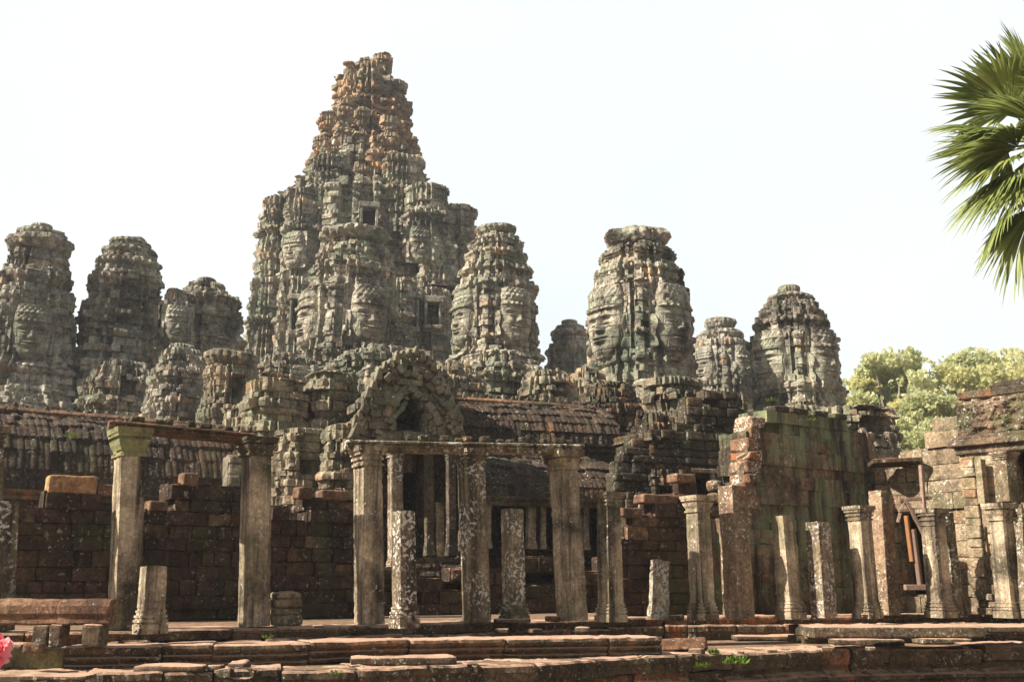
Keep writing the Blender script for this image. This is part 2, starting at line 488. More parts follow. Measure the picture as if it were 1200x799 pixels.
# ------------------------------------------------------------------ tower bodies
def sup(th, n):
    return 1.0 / (np.abs(np.cos(th)) ** n + np.abs(np.sin(th)) ** n) ** (1 / n)
def tube(mb, zs, hw, res=.09, ch=.36, bw=.62, jit=.1, seed=0, n_lo=4.5, n_hi=2.6, tiers=(), redent=1.0, recs=(), cx=0, cy=0, rag=0.0, relief=.06, orn=0, nofac=None):
    """carved stone shaft; zs/hw profile, blocky courses, pilasters, tiers; recs=(angle, width, z0, z1, depth)"""
    z0, z1 = zs[0], zs[-1]
    amax = max(hw)
    nt_ = max(24, int(6.6 * amax / (res * .8)))
    rz_ = np.random.RandomState(seed + 31); zm_ = []; zz_ = []; kz_ = []; fz_ = []; za = z0; kk = 0
    while za < z1 - .02:
        h_ = min(ch * rz_.uniform(.7, 1.3), z1 - za)
        for f_ in (.0, .06, .13, .38, .62, .87, .94, 1.0):
            zz_.append(za + h_ * f_ + (.002 if f_ == 0 else 0)); kz_.append(kk); fz_.append(f_); zm_.append(za + h_ * .5)
        za += h_; kk += 1
    z = np.array(zz_); nz = len(z) - 1; th = np.linspace(0, 2 * math.pi, nt_, endpoint=False)
    Z, T = np.meshgrid(z, th, indexing='ij')
    A = np.repeat((.82 * np.interp(np.array(zm_), zs, hw) + .18 * np.interp(z, zs, hw))[:, None], nt_, 1)
    f = (Z - z0) / (z1 - z0)
    n = n_lo + (n_hi - n_lo) * f
    r = A * sup(T, n)
    ph = (np.degrees(T) + 45) % 90 - 45
    ap = np.abs(ph)
    k = A * .055 * redent
    off = np.where(ap < 15, 0, np.where(ap < 19, k * 1.0, np.where(ap < 27, -k * 1.6, np.where(ap < 32, k * .5, np.where(ap < 40, -k * 1.3, k * .4)))))
    r = r + off
    for (tz, th_, amp) in tiers:
        d = (Z - tz)
        r = r + np.where((d < 0) & (d > -th_), amp * (1 - np.abs(d / th_ + .5) * .8), 0) - np.where((d >= 0) & (d < th_ * 1.6), amp * .55, 0)
    # courses
    kz = np.repeat(np.array(kz_)[:, None], nt_, 1); fz = np.repeat(np.array(fz_)[:, None], nt_, 1)
    sc_ = T * np.interp(np.array(zm_), zs, hw)[:, None] / bw + h3(kz, kz * 0, kz * 0, seed) * 7
    kb = np.floor(sc_).astype(int); fb = sc_ - kb
    hb = h3(kb, kz, kz * 0, seed + 1)
    lost = np.where(h3(kb, kz, kz * 0, seed + 7) > .93, -.22, 0)
    r = r + jit * (hb * 2 - 1) + lost * (amax / 3) ** .5 + jit * .8 * (h3(kz, kz * 0, kz * 0, seed + 2) * 2 - 1)
    gw = res * .7 / ch
    r = r - np.where((fz < .03) | (fz > .97), .16 * ch, 0) - np.where(fb < res * .7 / bw, .06, 0)
    # carved courses: flutes, beads and mouldings cut into some of the blocks
    ky = h3(kz, kz * 0 + 5, kz * 0, seed + 12); cell = h3(kb, kz, kz * 0 + 2, seed + 13)
    r = r + np.where((cell > .55) & (ky > .3), .035 * np.sin(T * A * 2 * math.pi / .30) * (A > .8), 0)
    r = r + np.where(ky > .78, .13 * ch * np.sin(fz * math.pi), 0) - np.where(ky < .16, .17 * ch, 0)
    P = np.stack([r * np.cos(T), r * np.sin(T), Z], -1).reshape(-1, 3)
    nr = fbm(P + seed, 1.1, seed, 4).reshape(r.shape)
    r = r + nr * (.09 + rag)
    r = r + relief * fbm(P + seed, 3.6, seed + 4, 2).reshape(r.shape)
    for (ang, wd, a0, a1, dp) in recs:
        dd = ((T - R(ang) + math.pi) % (2 * math.pi) - math.pi) * A
        r = np.where((np.abs(dd) < wd / 2) & (Z > a0) & (Z < a1), r - dp, r)
    r = np.maximum(r, .05)
    jz = Z + (hb - .5) * .0
    V = np.stack([cx + r * np.cos(T), cy + r * np.sin(T), jz], -1).reshape(-1, 3)
    i = np.arange((nz + 1) * nt_).reshape(nz + 1, nt_)
    q = np.stack([i[:-1], np.roll(i[:-1], -1, 1), np.roll(i[1:], -1, 1), i[1:]], -1).reshape(-1, 4)
    tone = np.clip(hb + nr * .3, 0, 1).ravel()
    top = len(V)
    tone[-nt_:] = .45
    V = np.vstack([V, [[cx, cy, z1 + .1]]]); tone = np.append(tone, .5)
    tt = np.stack([i[-1], np.roll(i[-1], -1), np.full(nt_, top)], -1)
    mb.add(V, q, tt, tone)
    # loose and standing carved blocks on the ledges
    rs = np.random.RandomState(seed + 77)
    for _ in range(orn):
        a = rs.rand() * 2 * math.pi
        if tiers and rs.rand() < .65:
            tz = tiers[rs.randint(len(tiers))][0]
        else: tz = rs.uniform(z0, z1)
        rr = np.interp(tz, zs, hw) * float(sup(np.array(a), n_lo + (n_hi - n_lo) * (tz - z0) / (z1 - z0)))
        s_ = rs.uniform(.09, .20) * (amax / 3) ** .5
        if nofac and nofac[0] < tz < nofac[1] and abs((math.degrees(a) + 45) % 90 - 45) < 30: continue
        v = block_verts((-s_, -s_, -s_ * .2), (s_ * .6, s_, s_ * rs.uniform(.7, 2.2)), s_ * .15, rs, s_ * .12)
        c, s2 = math.cos(a), math.sin(a)
        x = v[:, 0] * c - v[:, 1] * s2 + cx + rr * c * .985; y = v[:, 0] * s2 + v[:, 1] * c + cy + rr * s2 * .985
        mb.add(np.stack([x, y, v[:, 2] + tz], -1), TQ, TT, rs.rand())
def crown(mb, r, z, h, seed=0, petals=22, cx=0, cy=0, gap=0.0):
    """ring of lotus petals"""
    nt_, nz = 160, 14
    t = np.linspace(0, 1, nz + 1); th = np.linspace(0, 2 * math.pi, nt_, endpoint=False)
    Tt, T = np.meshgrid(t, th, indexing='ij')
    pr = np.interp(t, [0, .12, .5, .8, .92, 1], [.80, .93, 1.06, 1.0, .82, .35])
    rr = r * pr[:, None] * (1 + .06 * np.abs(np.sin(T * petals / 2)) * (Tt < .9))
    P = np.stack([rr * np.cos(T), rr * np.sin(T), z + h * Tt], -1).reshape(-1, 3)
    nn = fbm(P + seed, 1.6, seed, 3).reshape(rr.shape)
    rr = rr * (1 + .20 * nn)
    Zz = z + h * Tt + .12 * h * fbm(P * [1, 1, .1], 1.3, seed + 9, 2).reshape(rr.shape) * Tt
    hb = h3(np.floor(T * 5).astype(int), np.floor(Tt * 2).astype(int), np.zeros(T.shape, int), seed)
    rr = rr * (1 + .04 * (hb - .5))
    V = np.stack([cx + rr * np.cos(T), cy + rr * np.sin(T), Zz], -1).reshape(-1, 3)
    i = np.arange((nz + 1) * nt_).reshape(nz + 1, nt_)
    q = np.stack([i[:-1], np.roll(i[:-1], -1, 1), np.roll(i[1:], -1, 1), i[1:]], -1).reshape(-1, 4)
    k = len(V); V = np.vstack([V, [[cx, cy, z + h * .92]]])
    tt = np.stack([i[-1], np.roll(i[-1], -1), np.full(nt_, k)], -1)
    mb.add(V, q, tt, np.append(hb.ravel(), .5))

def face_mesh(W, seed=0):
    """large calm carved face with diadem: x right, z up, -y outwards; W = full width"""
    nu, nv = 92, 118
    u = np.linspace(-1.22, 1.22, nu + 1); v = np.linspace(-1.12, 1.38, nv + 1)
    V_, U = np.meshgrid(v, u, indexing='ij')
    G = lambda x, y, sx, sy: np.exp(-((U - x) / sx) ** 2 - ((V_ - y) / sy) ** 2)
    wv = np.interp(V_, [-1.12, -.95, -.75, -.4, 0, .5, 1.0, 1.38], [.35, .52, .74, .90, .95, .93, .90, .78])
    x = np.abs(U) / wv
    d = np.where(x < 1, .62 * np.maximum(0, 1 - x ** 2.6) ** .5, -.12)
    d = d * np.interp(V_, [-1.12, -1.0, -.85, -.5, .3, 1.0, 1.38], [.25, .7, .93, 1, 1, .92, .7])
    # brow, eyes
    br = .36 - .16 * (np.abs(U) - .38) ** 2 * 2.5
    d += .085 * np.exp(-((V_ - br) / .055) ** 2) * (np.abs(U) < .8) * np.clip((.8 - np.abs(U)) * 5, 0, 1)
    for s in (-1, 1):
        d -= .24 * G(s * .36, .20, .22, .10)
        d += .15 * G(s * .37, .135, .17, .062)
        d -= .12 * G(s * .37, .055, .18, .028)
        d += .07 * G(s * .52, -.2, .2, .22)
        d -= .10 * G(s * .28, -.18, .09, .16)
    # nose
    ns = np.clip((.34 - V_) / .5, 0, 1)
    d += (.10 + .22 * ns) * np.exp(-(U / (.085 + .05 * ns)) ** 2) * (1 / (1 + np.exp((-.185 - V_) * 45))) * (1 / (1 + np.exp((V_ - .34) * 20)))
    for s in (-1, 1): d += .15 * G(s * .15, -.13, .075, .065)
    # mouth
    for (v0, a, th_) in ((-.36, .15, .048), (-.475, .145, .058)):
        lip = v0 + .16 * U ** 2
        d += a * np.exp(-((V_ - lip) / th_) ** 2) * np.clip((.46 - np.abs(U)) * 5, 0, 1)
    d -= .16 * np.exp(-((V_ - (-.415 + .17 * U ** 2)) / .018) ** 2) * (np.abs(U) < .45)
    d -= .08 * G(0, -.60, .3, .05)
    for s in (-1, 1): d -= .07 * G(s * .50, -.36, .07, .09)
    d += .10 * G(0, -.78, .25, .12)
    # ears and pendants
    for s in (-1, 1):
        ex = np.exp(-((U - s * 1.02) / .085) ** 2)
        d += np.where((V_ < .3) & (V_ > -.8), (.34 + .1 * np.cos(V_ * 9)) * ex, 0)
    # diadem
    dm = (V_ > .56) & (V_ < 1.34) & (x < 1.0)
    d += np.where((V_ > .56) & (V_ < .70) & (x < 1.0), .10, 0)
    d += np.where(dm, .05 * np.sin(U * 24) * np.sin(V_ * 22) + .08 * np.exp(-((V_ - 1.0) / .05) ** 2), 0)
    d += np.where(dm & (V_ < .98), .10 * np.clip(1 - np.abs(((U * 3.2) % 1) - .5) * 2 - (V_ - .7) * 2.4, 0, 1), 0)
    # block joints
    ch = .36
    kz = np.floor(V_ / ch + seed * .37).astype(int); fz = V_ / ch + seed * .37 - kz
    sb = U / .62 + h3(kz, kz * 0, kz * 0, seed) * 5; kb = np.floor(sb).astype(int); fb = sb - kb
    hb = h3(kb, kz, kz * 0, seed + 3)
    d -= np.where(fz < .055, .055, 0) + np.where(fb < .04, .05, 0)
    d += .04 * (hb - .5)
    P = np.stack([U + seed, V_, d], -1).reshape(-1, 3)
    d += .035 * fbm(P, 3, seed, 3).reshape(d.shape)
    s = W / 2
    X = U * s; Zc = V_ * s * 1.22; Y = -d * s * .74
    mb = MB()
    i = np.arange((nv + 1) * (nu + 1)).reshape(nv + 1, nu + 1)
    q = np.stack([i[:-1, :-1], i[:-1, 1:], i[1:, 1:], i[1:, :-1]], -1).reshape(-1, 4)
    mb.add(np.stack([X, Y, Zc], -1).reshape(-1, 3), q, None, .4 + .3 * hb.ravel())
    return mb

PSI = 36.0
def tower(label, px, Y, prof, mat=M_TOWER, psi=PSI, base_py=520, seed=0, face=None, crownp=None, tiers_py=(), recs=(), group='face towers of the temple',
          n_lo=4.5, n_hi=2.6, orn=90, jit=.10, name='stone_tower', res=.085, rag=0., turrets=()):
    """prof: list of (py, half width px) from bottom to top"""
    mid = prof[len(prof) // 2][0]
    c = at(px, mid, Y)
    root = thing(name, label, 'tower', (c.x, c.y, 0), R(psi), group)
    zs = [at(px, py, Y).z for py, _ in prof]
    hw = [h * mpp(px, py, Y) / 1.13 for py, h in prof]
    tiers = [(at(px, t, Y).z, .42, .20 * max(hw) / 3) for t in tiers_py]
    rc = []
    for (side, wd, p0, p1, dp) in recs:
        rc.append(({'front': -90, 'left': 180}[side], wd, at(px, p1, Y).z, at(px, p0, Y).z, dp))
    nf = None
    if face:
        zf_ = at(px, face[0], Y).z; W_ = face[1] * mpp(px, face[0], Y); nf = (zf_ - W_ * .7, zf_ + W_ * .9)
    mb = MB(); tube(mb, zs, hw, seed=seed, tiers=tiers, recs=rc, n_lo=n_lo, n_hi=n_hi, orn=int(orn * 1.1), jit=jit, res=res, rag=rag, nofac=nf, ch=.15 + .0038 * Y, bw=.26 + .0064 * Y)
    mb.build('shaft', mat, root)
    if face:
        py, wpx = face
        zf = at(px, py, Y).z; W = wpx * mpp(px, py, Y)
        a = float(np.interp(zf, zs, hw))
        fm = None
        for k, (dx, dy, rz) in enumerate(((0, -1, 0), (-1, 0, -90))):
            if fm is None:
                fm = face_mesh(W, seed).build('carved_face', mat, root, smooth=False); o = fm
            else:
                o = fm.copy(); COL.objects.link(o); o.parent = root
            q = a - .015 * W
            o.location = (dx * q, dy * q, zf); o.rotation_euler = (0, 0, R(rz))
    if crownp:
        cm = MB()
        for i, (py0, py1, hp) in enumerate(crownp):
            za, zb = at(px, py0, Y).z, at(px, py1, Y).z
            crown(cm, hp * mpp(px, py0, Y) / 1.04, za, zb - za, seed + i)
        cm.build('lotus_crown', mat, root)
    return root

# ------------------------------------------------------------------ pillars
def sqpost(mb, prof, seed=0, n=7, dz=.05, amp=.006, cut=0, tone=.5):
    """square pillar: prof = [(z, half width, corner rounding 0..1)]"""
    z0, z1 = prof[0][0], prof[-1][0]
    zz = sorted(set(list(np.round(np.arange(z0, z1, dz), 3)) + [p[0] for p in prof] + [p[0] - .006 for p in prof[1:]] ))
    zz = np.array([z for z in zz if z0 <= z <= z1])
    zp = [p[0] for p in prof]; hp = [p[1] for p in prof]
    g = np.linspace(-1, 1, n + 1)[:-1]
    ring = [(x, -1) for x in g] + [(1, x) for x in g] + [(-x, 1) for x in g] + [(-1, -x) for x in g]
    ring = np.array(ring, float)
    ln = np.linalg.norm(ring, axis=1)
    ring = ring * np.where(ln > 1.36, 1.35 / ln, 1)[:, None]
    V = []
    for z in zz:
        h = float(np.interp(z, zp, hp))
        V.append(np.column_stack([ring * h, np.full(len(ring), z)]))
    V = np.array(V); m = len(ring)
    P = V.reshape(-1, 3)
    nn = fbm(P + seed * 7.7, 5, seed, 4)
    big = fbm(P + seed * 3.3, 1.3, seed + 3, 2)
    rad = np.linalg.norm(P[:, :2], axis=1)[:, None]
    P = P.copy(); P[:, :2] += P[:, :2] / np.maximum(rad, .01) * (amp * 2 * nn + amp * 1.5 * big - np.where(nn > .42, amp * 3, 0))[:, None]
    if cut:
        mt = P[:, 2] > z1 - .3
        P[:, 2] -= np.where(mt, (P[:, 2] - (z1 - .3)) / .3 * (cut * (.5 + .5 * fbm(P * [1, 1, 0] + seed, 4, seed, 2)) + cut * P[:, 0] * 1.5), 0)
    i = np.arange(len(zz) * m).reshape(len(zz), m)
    q = np.stack([i[:-1], np.roll(i[:-1], -1, 1), np.roll(i[1:], -1, 1), i[1:]], -1).reshape(-1, 4)
    # top cap: two inner rings so it is not a flat fan
    tp = P[i[-1]]; c = tp.mean(0)
    r1 = c + (tp - c) * .6 + [0, 0, .0]; r1[:, 2] += .012 * fbm(r1 + seed, 9, seed, 2)
    k = len(P)
    P = np.vstack([P, r1, [c]])
    i1 = k + np.arange(m)
    q = np.vstack([q, np.stack([i[-1], np.roll(i[-1], -1), np.roll(i1, -1), i1], -1)])
    t = np.stack([i1, np.roll(i1, -1), np.full(m, k + m)], -1)
    mb.add(P, q, t, np.clip(tone + .3 * np.concatenate([nn, np.zeros(m + 1)]), 0, 1))
CW = {}
def pillar(label, bx, Y, tx, ty, wpx, mat=M_COL, cap=None, base=True, z0=0, yaw=32, seed=0, group='standing pillars of the ruined outer gallery', amp=.006, capmat=None, cut=0., by=725, name='stone_pillar', caph=.26, baseh=.34):
    b = at(bx, by, Y); b.z = z0
    if yaw == 32: yaw = 39 - bx / 1200 * 10
    t = at(tx, ty, Y)
    H = t.z - z0
    lean = math.atan2(t.x - b.x, H)
    azv = math.degrees(math.atan2(b.x, b.y))
    ph = R(max(4, yaw + azv))
    w = wpx * mpp(bx, 650, Y) / (math.cos(ph) + math.sin(ph)) / 2
    root = thing(name, label, 'pillar', b, 0, group)
    root.rotation_euler = (0, lean, 0)
    rz = R(yaw)
    parts = []
    zb = baseh if base else 0
    zc = H - (caph if cap else 0)
    mb = MB(); sqpost(mb, [(zb * .98, w, 0), (zc * .5, w * .985, 0), (zc, w * .96, 0)], seed, amp=amp, cut=0 if cap else (cut or .03))
    parts.append(mb.build('shaft', mat, root))
    if base:
        h = baseh
        mb = MB(); sqpost(mb, [(h * p_, w * q_, 0) for p_, q_ in ((-.06, 1.30), (.32, 1.30), (.325, 1.17), (.40, 1.17), (.405, 1.27), (.50, 1.27), (.505, 1.13), (.58, 1.13), (.585, 1.21), (.68, 1.20), (.685, 1.07), (.80, 1.07), (.805, 1.13), (.88, 1.12), (.885, 1.01), (1, 1.0))], seed + 1, dz=.02, amp=amp * 1.2)
        parts.append(mb.build('base', mat, root))
    if cap:
        h = caph; k = 1.0
        if cap == 'lotus':
            pr = [(0, .98), (.005, 1.10), (.12, 1.10), (.125, 1.0), (.24, 1.03), (.42, 1.18), (.58, 1.26), (.585, 1.10), (.68, 1.12), (.685, 1.30), (.80, 1.32), (.805, 1.36), (1, 1.38)]
        else:
            pr = [(0, .98), (.005, 1.09), (.14, 1.09), (.145, .99), (.30, 1.0), (.305, 1.12), (.44, 1.12), (.445, 1.03), (.56, 1.05), (.565, 1.18), (.74, 1.20), (.745, 1.28), (1, 1.30)]
        mb = MB(); sqpost(mb, [(zc + h * a, w * (1 + (b_ - 1) * 1.25), 0) for a, b_ in pr], seed + 2, dz=.02, amp=amp * 1.6, tone=.6)
        parts.append(mb.build('capital', capmat or mat, root))
    for p in parts: p.rotation_euler = (0, 0, rz)
    return root

def boxbar(mb, a, b, w, h, tone=.5, rs=None, cham=.012, jit=0):
    """bar between two points"""
    a = Vector(a); b = Vector(b); d = b - a; L = d.length
    qt = d.to_track_quat('X', 'Z'); M = np.array(qt.to_matrix())
    v = block_verts((0, -w / 2, -h / 2), (L, w / 2, h / 2), cham, rs, jit)
    mb.add(v @ M.T + np.array(a), TQ, TT, tone)
def stone_beam(name, label, cat, a, b, w, h, mat, seed=0, group=None, n=1):
    """long moulded beam of n stones between two points (tops)"""
    a = Vector(a); b = Vector(b); d = b - a; L = math.hypot(d.x, d.y)
    root_rot = math.atan2(d.y, d.x); tilt = -math.atan2(d.z, L)
    mb = MB()
    rs = np.random.RandomState(seed)
    cuts = [0] + sorted(rs.uniform(.3, .7, n - 1) if n == 2 else np.linspace(0, 1, n + 1)[1:-1] + rs.uniform(-.06, .06, max(0, n - 1))) + [1]
    prof = [(-w, 0), (-w, -h), (0, -h), (0, -h * .72), (.03, -h * .68), (.03, -h * .5), (.0, -h * .46), (.015, -h * .34), (.07, -h * .26), (.07, -.02), (.05, 0)]
    for i in range(len(cuts) - 1):
        blk(mb, cuts[i] * L + .004, cuts[i + 1] * L - .004, prof, seed * 13 + i, amp=.012, ztw=rs.uniform(-.006, .006))
    flip(mb)
    o = mb.build(name, mat); o.location = a; o.rotation_euler = (0, tilt, root_rot)
    return tag(o, label, cat, group)
def dens(prof, step=.04):
    out = []
    m = len(prof)
    for i in range(m):
        a = np.array(prof[i], float); b = np.array(prof[(i + 1) % m], float)
        k = max(1, int(np.linalg.norm(b - a) / step))
        for j in range(k): out.append(a + (b - a) * j / k)
    return np.array(out)
def blk(mb, s0, s1, prof, seed, amp=.012, step=.05, ztw=0, tone=None, off=0, sc=3.0):
    """one moulded stone: closed profile (out, z) swept from s0 to s1; x along, y outward"""
    P = dens(prof, step * .9)
    m = len(P); k = max(2, int((s1 - s0) / step))
    ss = np.linspace(s0, s1, k + 1)
    c = P.mean(0)
    V = np.zeros((k + 1, m, 3))
    for i, s in enumerate(ss):
        e = min(i, k - i) * (s1 - s0) / k
        sh = 1 - .05 * max(0, 1 - e / .05)
        V[i, :, 0] = s; V[i, :, 1] = c[0] + (P[:, 0] - c[0]) * sh + off; V[i, :, 2] = c[1] + (P[:, 1] - c[1]) * sh + ztw + (s - (s0 + s1) / 2) * ztw * .4
    Q = V.reshape(-1, 3).copy()
    dirn = np.zeros_like(Q); dirn[:, 1] = Q[:, 1] - c[0] - off; dirn[:, 2] = (Q[:, 2] - c[1])
    dirn[:, 1] = np.clip(dirn[:, 1] * 2, -.2, .2); ln = np.maximum(np.linalg.norm(dirn, axis=1), .01)[:, None]
    f = fbm(Q + seed * 1.7, sc, seed, 4) + .5 * np.minimum(0, fbm(Q + seed, 1.3, seed + 5, 2))
    Q += dirn / ln * (amp * 2 * f - np.where(f > .35, amp * 1.5, 0))[:, None]
    idx = np.arange((k + 1) * m).reshape(k + 1, m)
    q = np.stack([idx[:-1], idx[1:], np.roll(idx[1:], -1, 1), np.roll(idx[:-1], -1, 1)], -1).reshape(-1, 4)
    n0 = len(Q)
    Q = np.vstack([Q, Q[idx[0]].mean(0)[None], Q[idx[-1]].mean(0)[None]])
    t = np.vstack([np.stack([idx[0], np.roll(idx[0], -1), np.full(m, n0)], -1), np.stack([np.roll(idx[-1], -1), idx[-1], np.full(m, n0 + 1)], -1)])
    tn = h3(np.array([seed]), np.array([int(s0 * 10)]), np.array([3]))[0] if tone is None else tone
    # orientation: profile listed so that faces point out after this order
    mb.add(Q, q[:, ::-1], t[:, ::-1], tn)

# ------------------------------------------------------------------ corbelled roofs
def roof(label, pa, Ya, pb, Yb, py_e, py_r, depth, mat=M_ROOF, rib=.16, seed=0, crest_px=None, bars=True, cornice=True, slope=False):
    pl = Plane(pa, Ya, pb, Yb, py_e)
    z0 = pl.hit((pa + pb) / 2, py_e)[1]; pm = (pa + pb) / 2
    # ridge stands `depth` behind the eaves
    cx = pl.p0 + pl.d * pl.hit(pm, py_e)[0] - pl.n * depth
    z1 = at(pm, py_r, cx[1]).z
    root = thing('temple_gallery', label, 'gallery'); place(root, pl)
    L = pl.L; ns = int(L / (rib / 5)); nt_ = 60
    s = np.linspace(0, L, ns + 1); t = np.linspace(0, 1, nt_ + 1)
    T, Sx = np.meshgrid(t, s, indexing='ij')
    a = T * math.pi / 2
    nc = 7 if not slope else 6
    kc = np.floor(T * nc).astype(int); fc = T * nc - kc
    kr = np.floor(Sx / rib).astype(int); fr = Sx / rib - kr
    hb = h3(kr // 3, kc, kc * 0, seed); hr = h3(kr, kc, kc * 0, seed + 1)
    bul = .034 * np.sqrt(np.clip(1 - (2 * fr - 1) ** 2, 0, 1)) + .05 * (1 - fc) * 1.0 + .05 * (hb - .5) + .03 * (hr - .5)
    yy = depth * (1 - np.cos(a)) if not slope else depth * T
    zz = z0 + (z1 - z0) * (np.sin(a) if not slope else T ** .9)
    ny, nz = -np.cos(a), np.sin(a)
    P = np.stack([Sx, yy, zz], -1).reshape(-1, 3)
    bul = bul + .05 * (h3(kr, kc, kc * 0 + 3, seed + 5) > .9) * -1 + .10 * fbm(P + seed, .7, seed, 3).reshape(bul.shape)
    zz = zz + .06 * vn(P * [1, 0, 0] + seed, .5, seed).reshape(zz.shape) * T
    V = np.stack([Sx, yy + ny * bul, zz + nz * bul], -1).reshape(-1, 3)
    i = np.arange((nt_ + 1) * (ns + 1)).reshape(nt_ + 1, ns + 1)
    q = np.stack([i[:-1, :-1], i[:-1, 1:], i[1:, 1:], i[1:, :-1]], -1).reshape(-1, 4)
    mb = MB(); mb.add(V, q, None, np.clip(.55 * hb + .45 * hr, 0, 1).ravel())
    # far side of the vault, so it is closed from elsewhere
    k = np.linspace(0, 1, 9) * math.pi / 2
    W2 = [(x, depth + depth * math.sin(b_) * 1.0, z0 + (z1 - z0) * math.cos(b_)) for x in (0, L) for b_ in k]
    mb.add(W2, [(j, j + 1, j + 10, j + 9) for j in range(8)], None, .3)
    mb.build('roof', mat, root)
    rs = np.random.RandomState(seed)
    if bars:
        mb = MB(); x = 0; j = 0
        pr = [(-.2, -.26), (.06, -.26), (.13, -.2), (.13, -.12), (.05, -.07), (.10, -.02), (.14, .05), (.08, .12), (0, .15), (-.2, .15)]
        while x < L:
            wd = rs.uniform(.7, 1.6)
            blk(mb, x + .01, min(L, x + wd) - .01, pr, seed + j, amp=.015, off=-depth + .18, ztw=rs.uniform(-.015, .015)); j += 1
            x += wd
        for k2 in range(len(mb.v)): mb.v[k2][:, 2] += z1 + .03
        flip(mb).build('ridge_moulding', M_RED, root)
    if crest_px:
        (ca, cb, hgt) = crest_px
        sa, sb = ca * L, cb * L
        n_ = int((sb - sa) / .27); top_ = []
        for j in range(n_):
            h_ = hgt * (rs.uniform(.7, 1.15) if rs.rand() < .85 else .25); x = sa + j * .27
            top_ += [(x, .05), (x + .05, h_ * .55), (x + .11, h_), (x + .16, h_), (x + .22, h_ * .55)]
        V = []
        for (x, h_) in top_:
            V += [(x, -depth + .1, z1 + .06), (x, -depth + .08, z1 + .06 + h_), (x, -depth - .08, z1 + .06 + h_), (x, -depth - .1, z1 + .06)]
        Q = []
        for j in range(len(top_) - 1):
            o_ = j * 4
            Q += [(o_, o_ + 4, o_ + 5, o_ + 1), (o_ + 1, o_ + 5, o_ + 6, o_ + 2), (o_ + 2, o_ + 6, o_ + 7, o_ + 3)]
        V = np.array(V); V += .03 * np.stack([fbm(V + k_, 5, 3, 2) for k_ in range(3)], -1)
        mb = MB(); mb.add(V, Q, None, rs.rand(len(V)))
        flip(mb).build('ridge_crest', M_MIDD, root)
    if cornice:
        mb = MB(); x = 0; j = 0
        pr = [(-.25, -.24), (.06, -.24), (.10, -.16), (.06, -.13), (.16, -.06), (.16, 0), (-.25, 0)]
        while x < L:
            wd = rs.uniform(.5, 1.1)
            blk(mb, x + .005, min(L, x + wd) - .005, pr, seed + 40 + j, amp=.02, ztw=rs.uniform(-.02, .02)); j += 1
            x += wd
        for k2 in range(len(mb.v)): mb.v[k2][:, 2] += z0
        flip(mb).build('cornice', M_MIDD, root)
    return root, pl, z0, z1

def cap(w_, label, px, py, size, seed, mat=None, name='wall_block', amp=.03, r=.04, tilt=0, rz=0, group=None):
    pl = w_[1]; s_ = pl.hit(px, py)[0]; B = pl.B
    hw = size[0] * .35
    z = max([b[5] for b in B if b[6] > 0 and b[0] < s_ + hw and b[3] > s_ - hw] or [0])
    v, q = rough(size, 14, r, amp, seed, 3.5)
    mb = MB(); mb.add(v + [0, 0, size[2] / 2], q, None, .2 + .6 * random.random())
    o = mb.build(name, mat or M_RED)
    xy = pl.p0 + pl.d * s_ - pl.n * (size[1] / 2 - .04)
    o.location = (xy[0], xy[1], z - .015); o.rotation_euler = (R(tilt), 0, pl.rz + R(rz))
    return tag(o, label, 'stone block', group)
# ================================================================== GROUND AND TERRACE
def sheet(name, pts, z, mat, cat=None):
    mb = MB()
    me = bpy.data.meshes.new(name)
    me.from_pydata([(p[0], p[1], z) for p in pts], [], [tuple(range(len(pts)))])
    me.materials.append(mat)
    o = bpy.data.objects.new(name, me); COL.objects.link(o)
    return tag(o, kind='structure')
GZ = -1.2
sheet('ground', [(-240, -60), (240, -60), (240, 260), (-240, 260)], GZ, M_DIRT)
E0 = [ground(*p, 0) for p in ((-90, 742), (100, 739), (420, 733), (600, 728), (780, 722.5), (1000, 720.5), (1300, 718))]
E1a = [ground(*p, -.16) for p in ((75, 757), (250, 755), (480, 749.5), (775, 745))]
E1b = [ground(*p, -.13) for p in ((945, 733), (1300, 731))]
E2 = [ground(*p, -.46) for p in ((-90, 791), (100, 789), (250, 786), (420, 783), (630, 776), (700, 772), (1000, 759), (1300, 756))]
def terr(name, E, z, mat=M_FLOOR, back=70):
    pts = [(p.x, p.y + .12) for p in E] + [(E[-1].x * 2.4, back), (E[0].x * 3, back)]
    return sheet(name, pts, z, mat)
terr('terrace_floor', E0, -.012)
terr('lower_terrace_floor', E2, -.475)
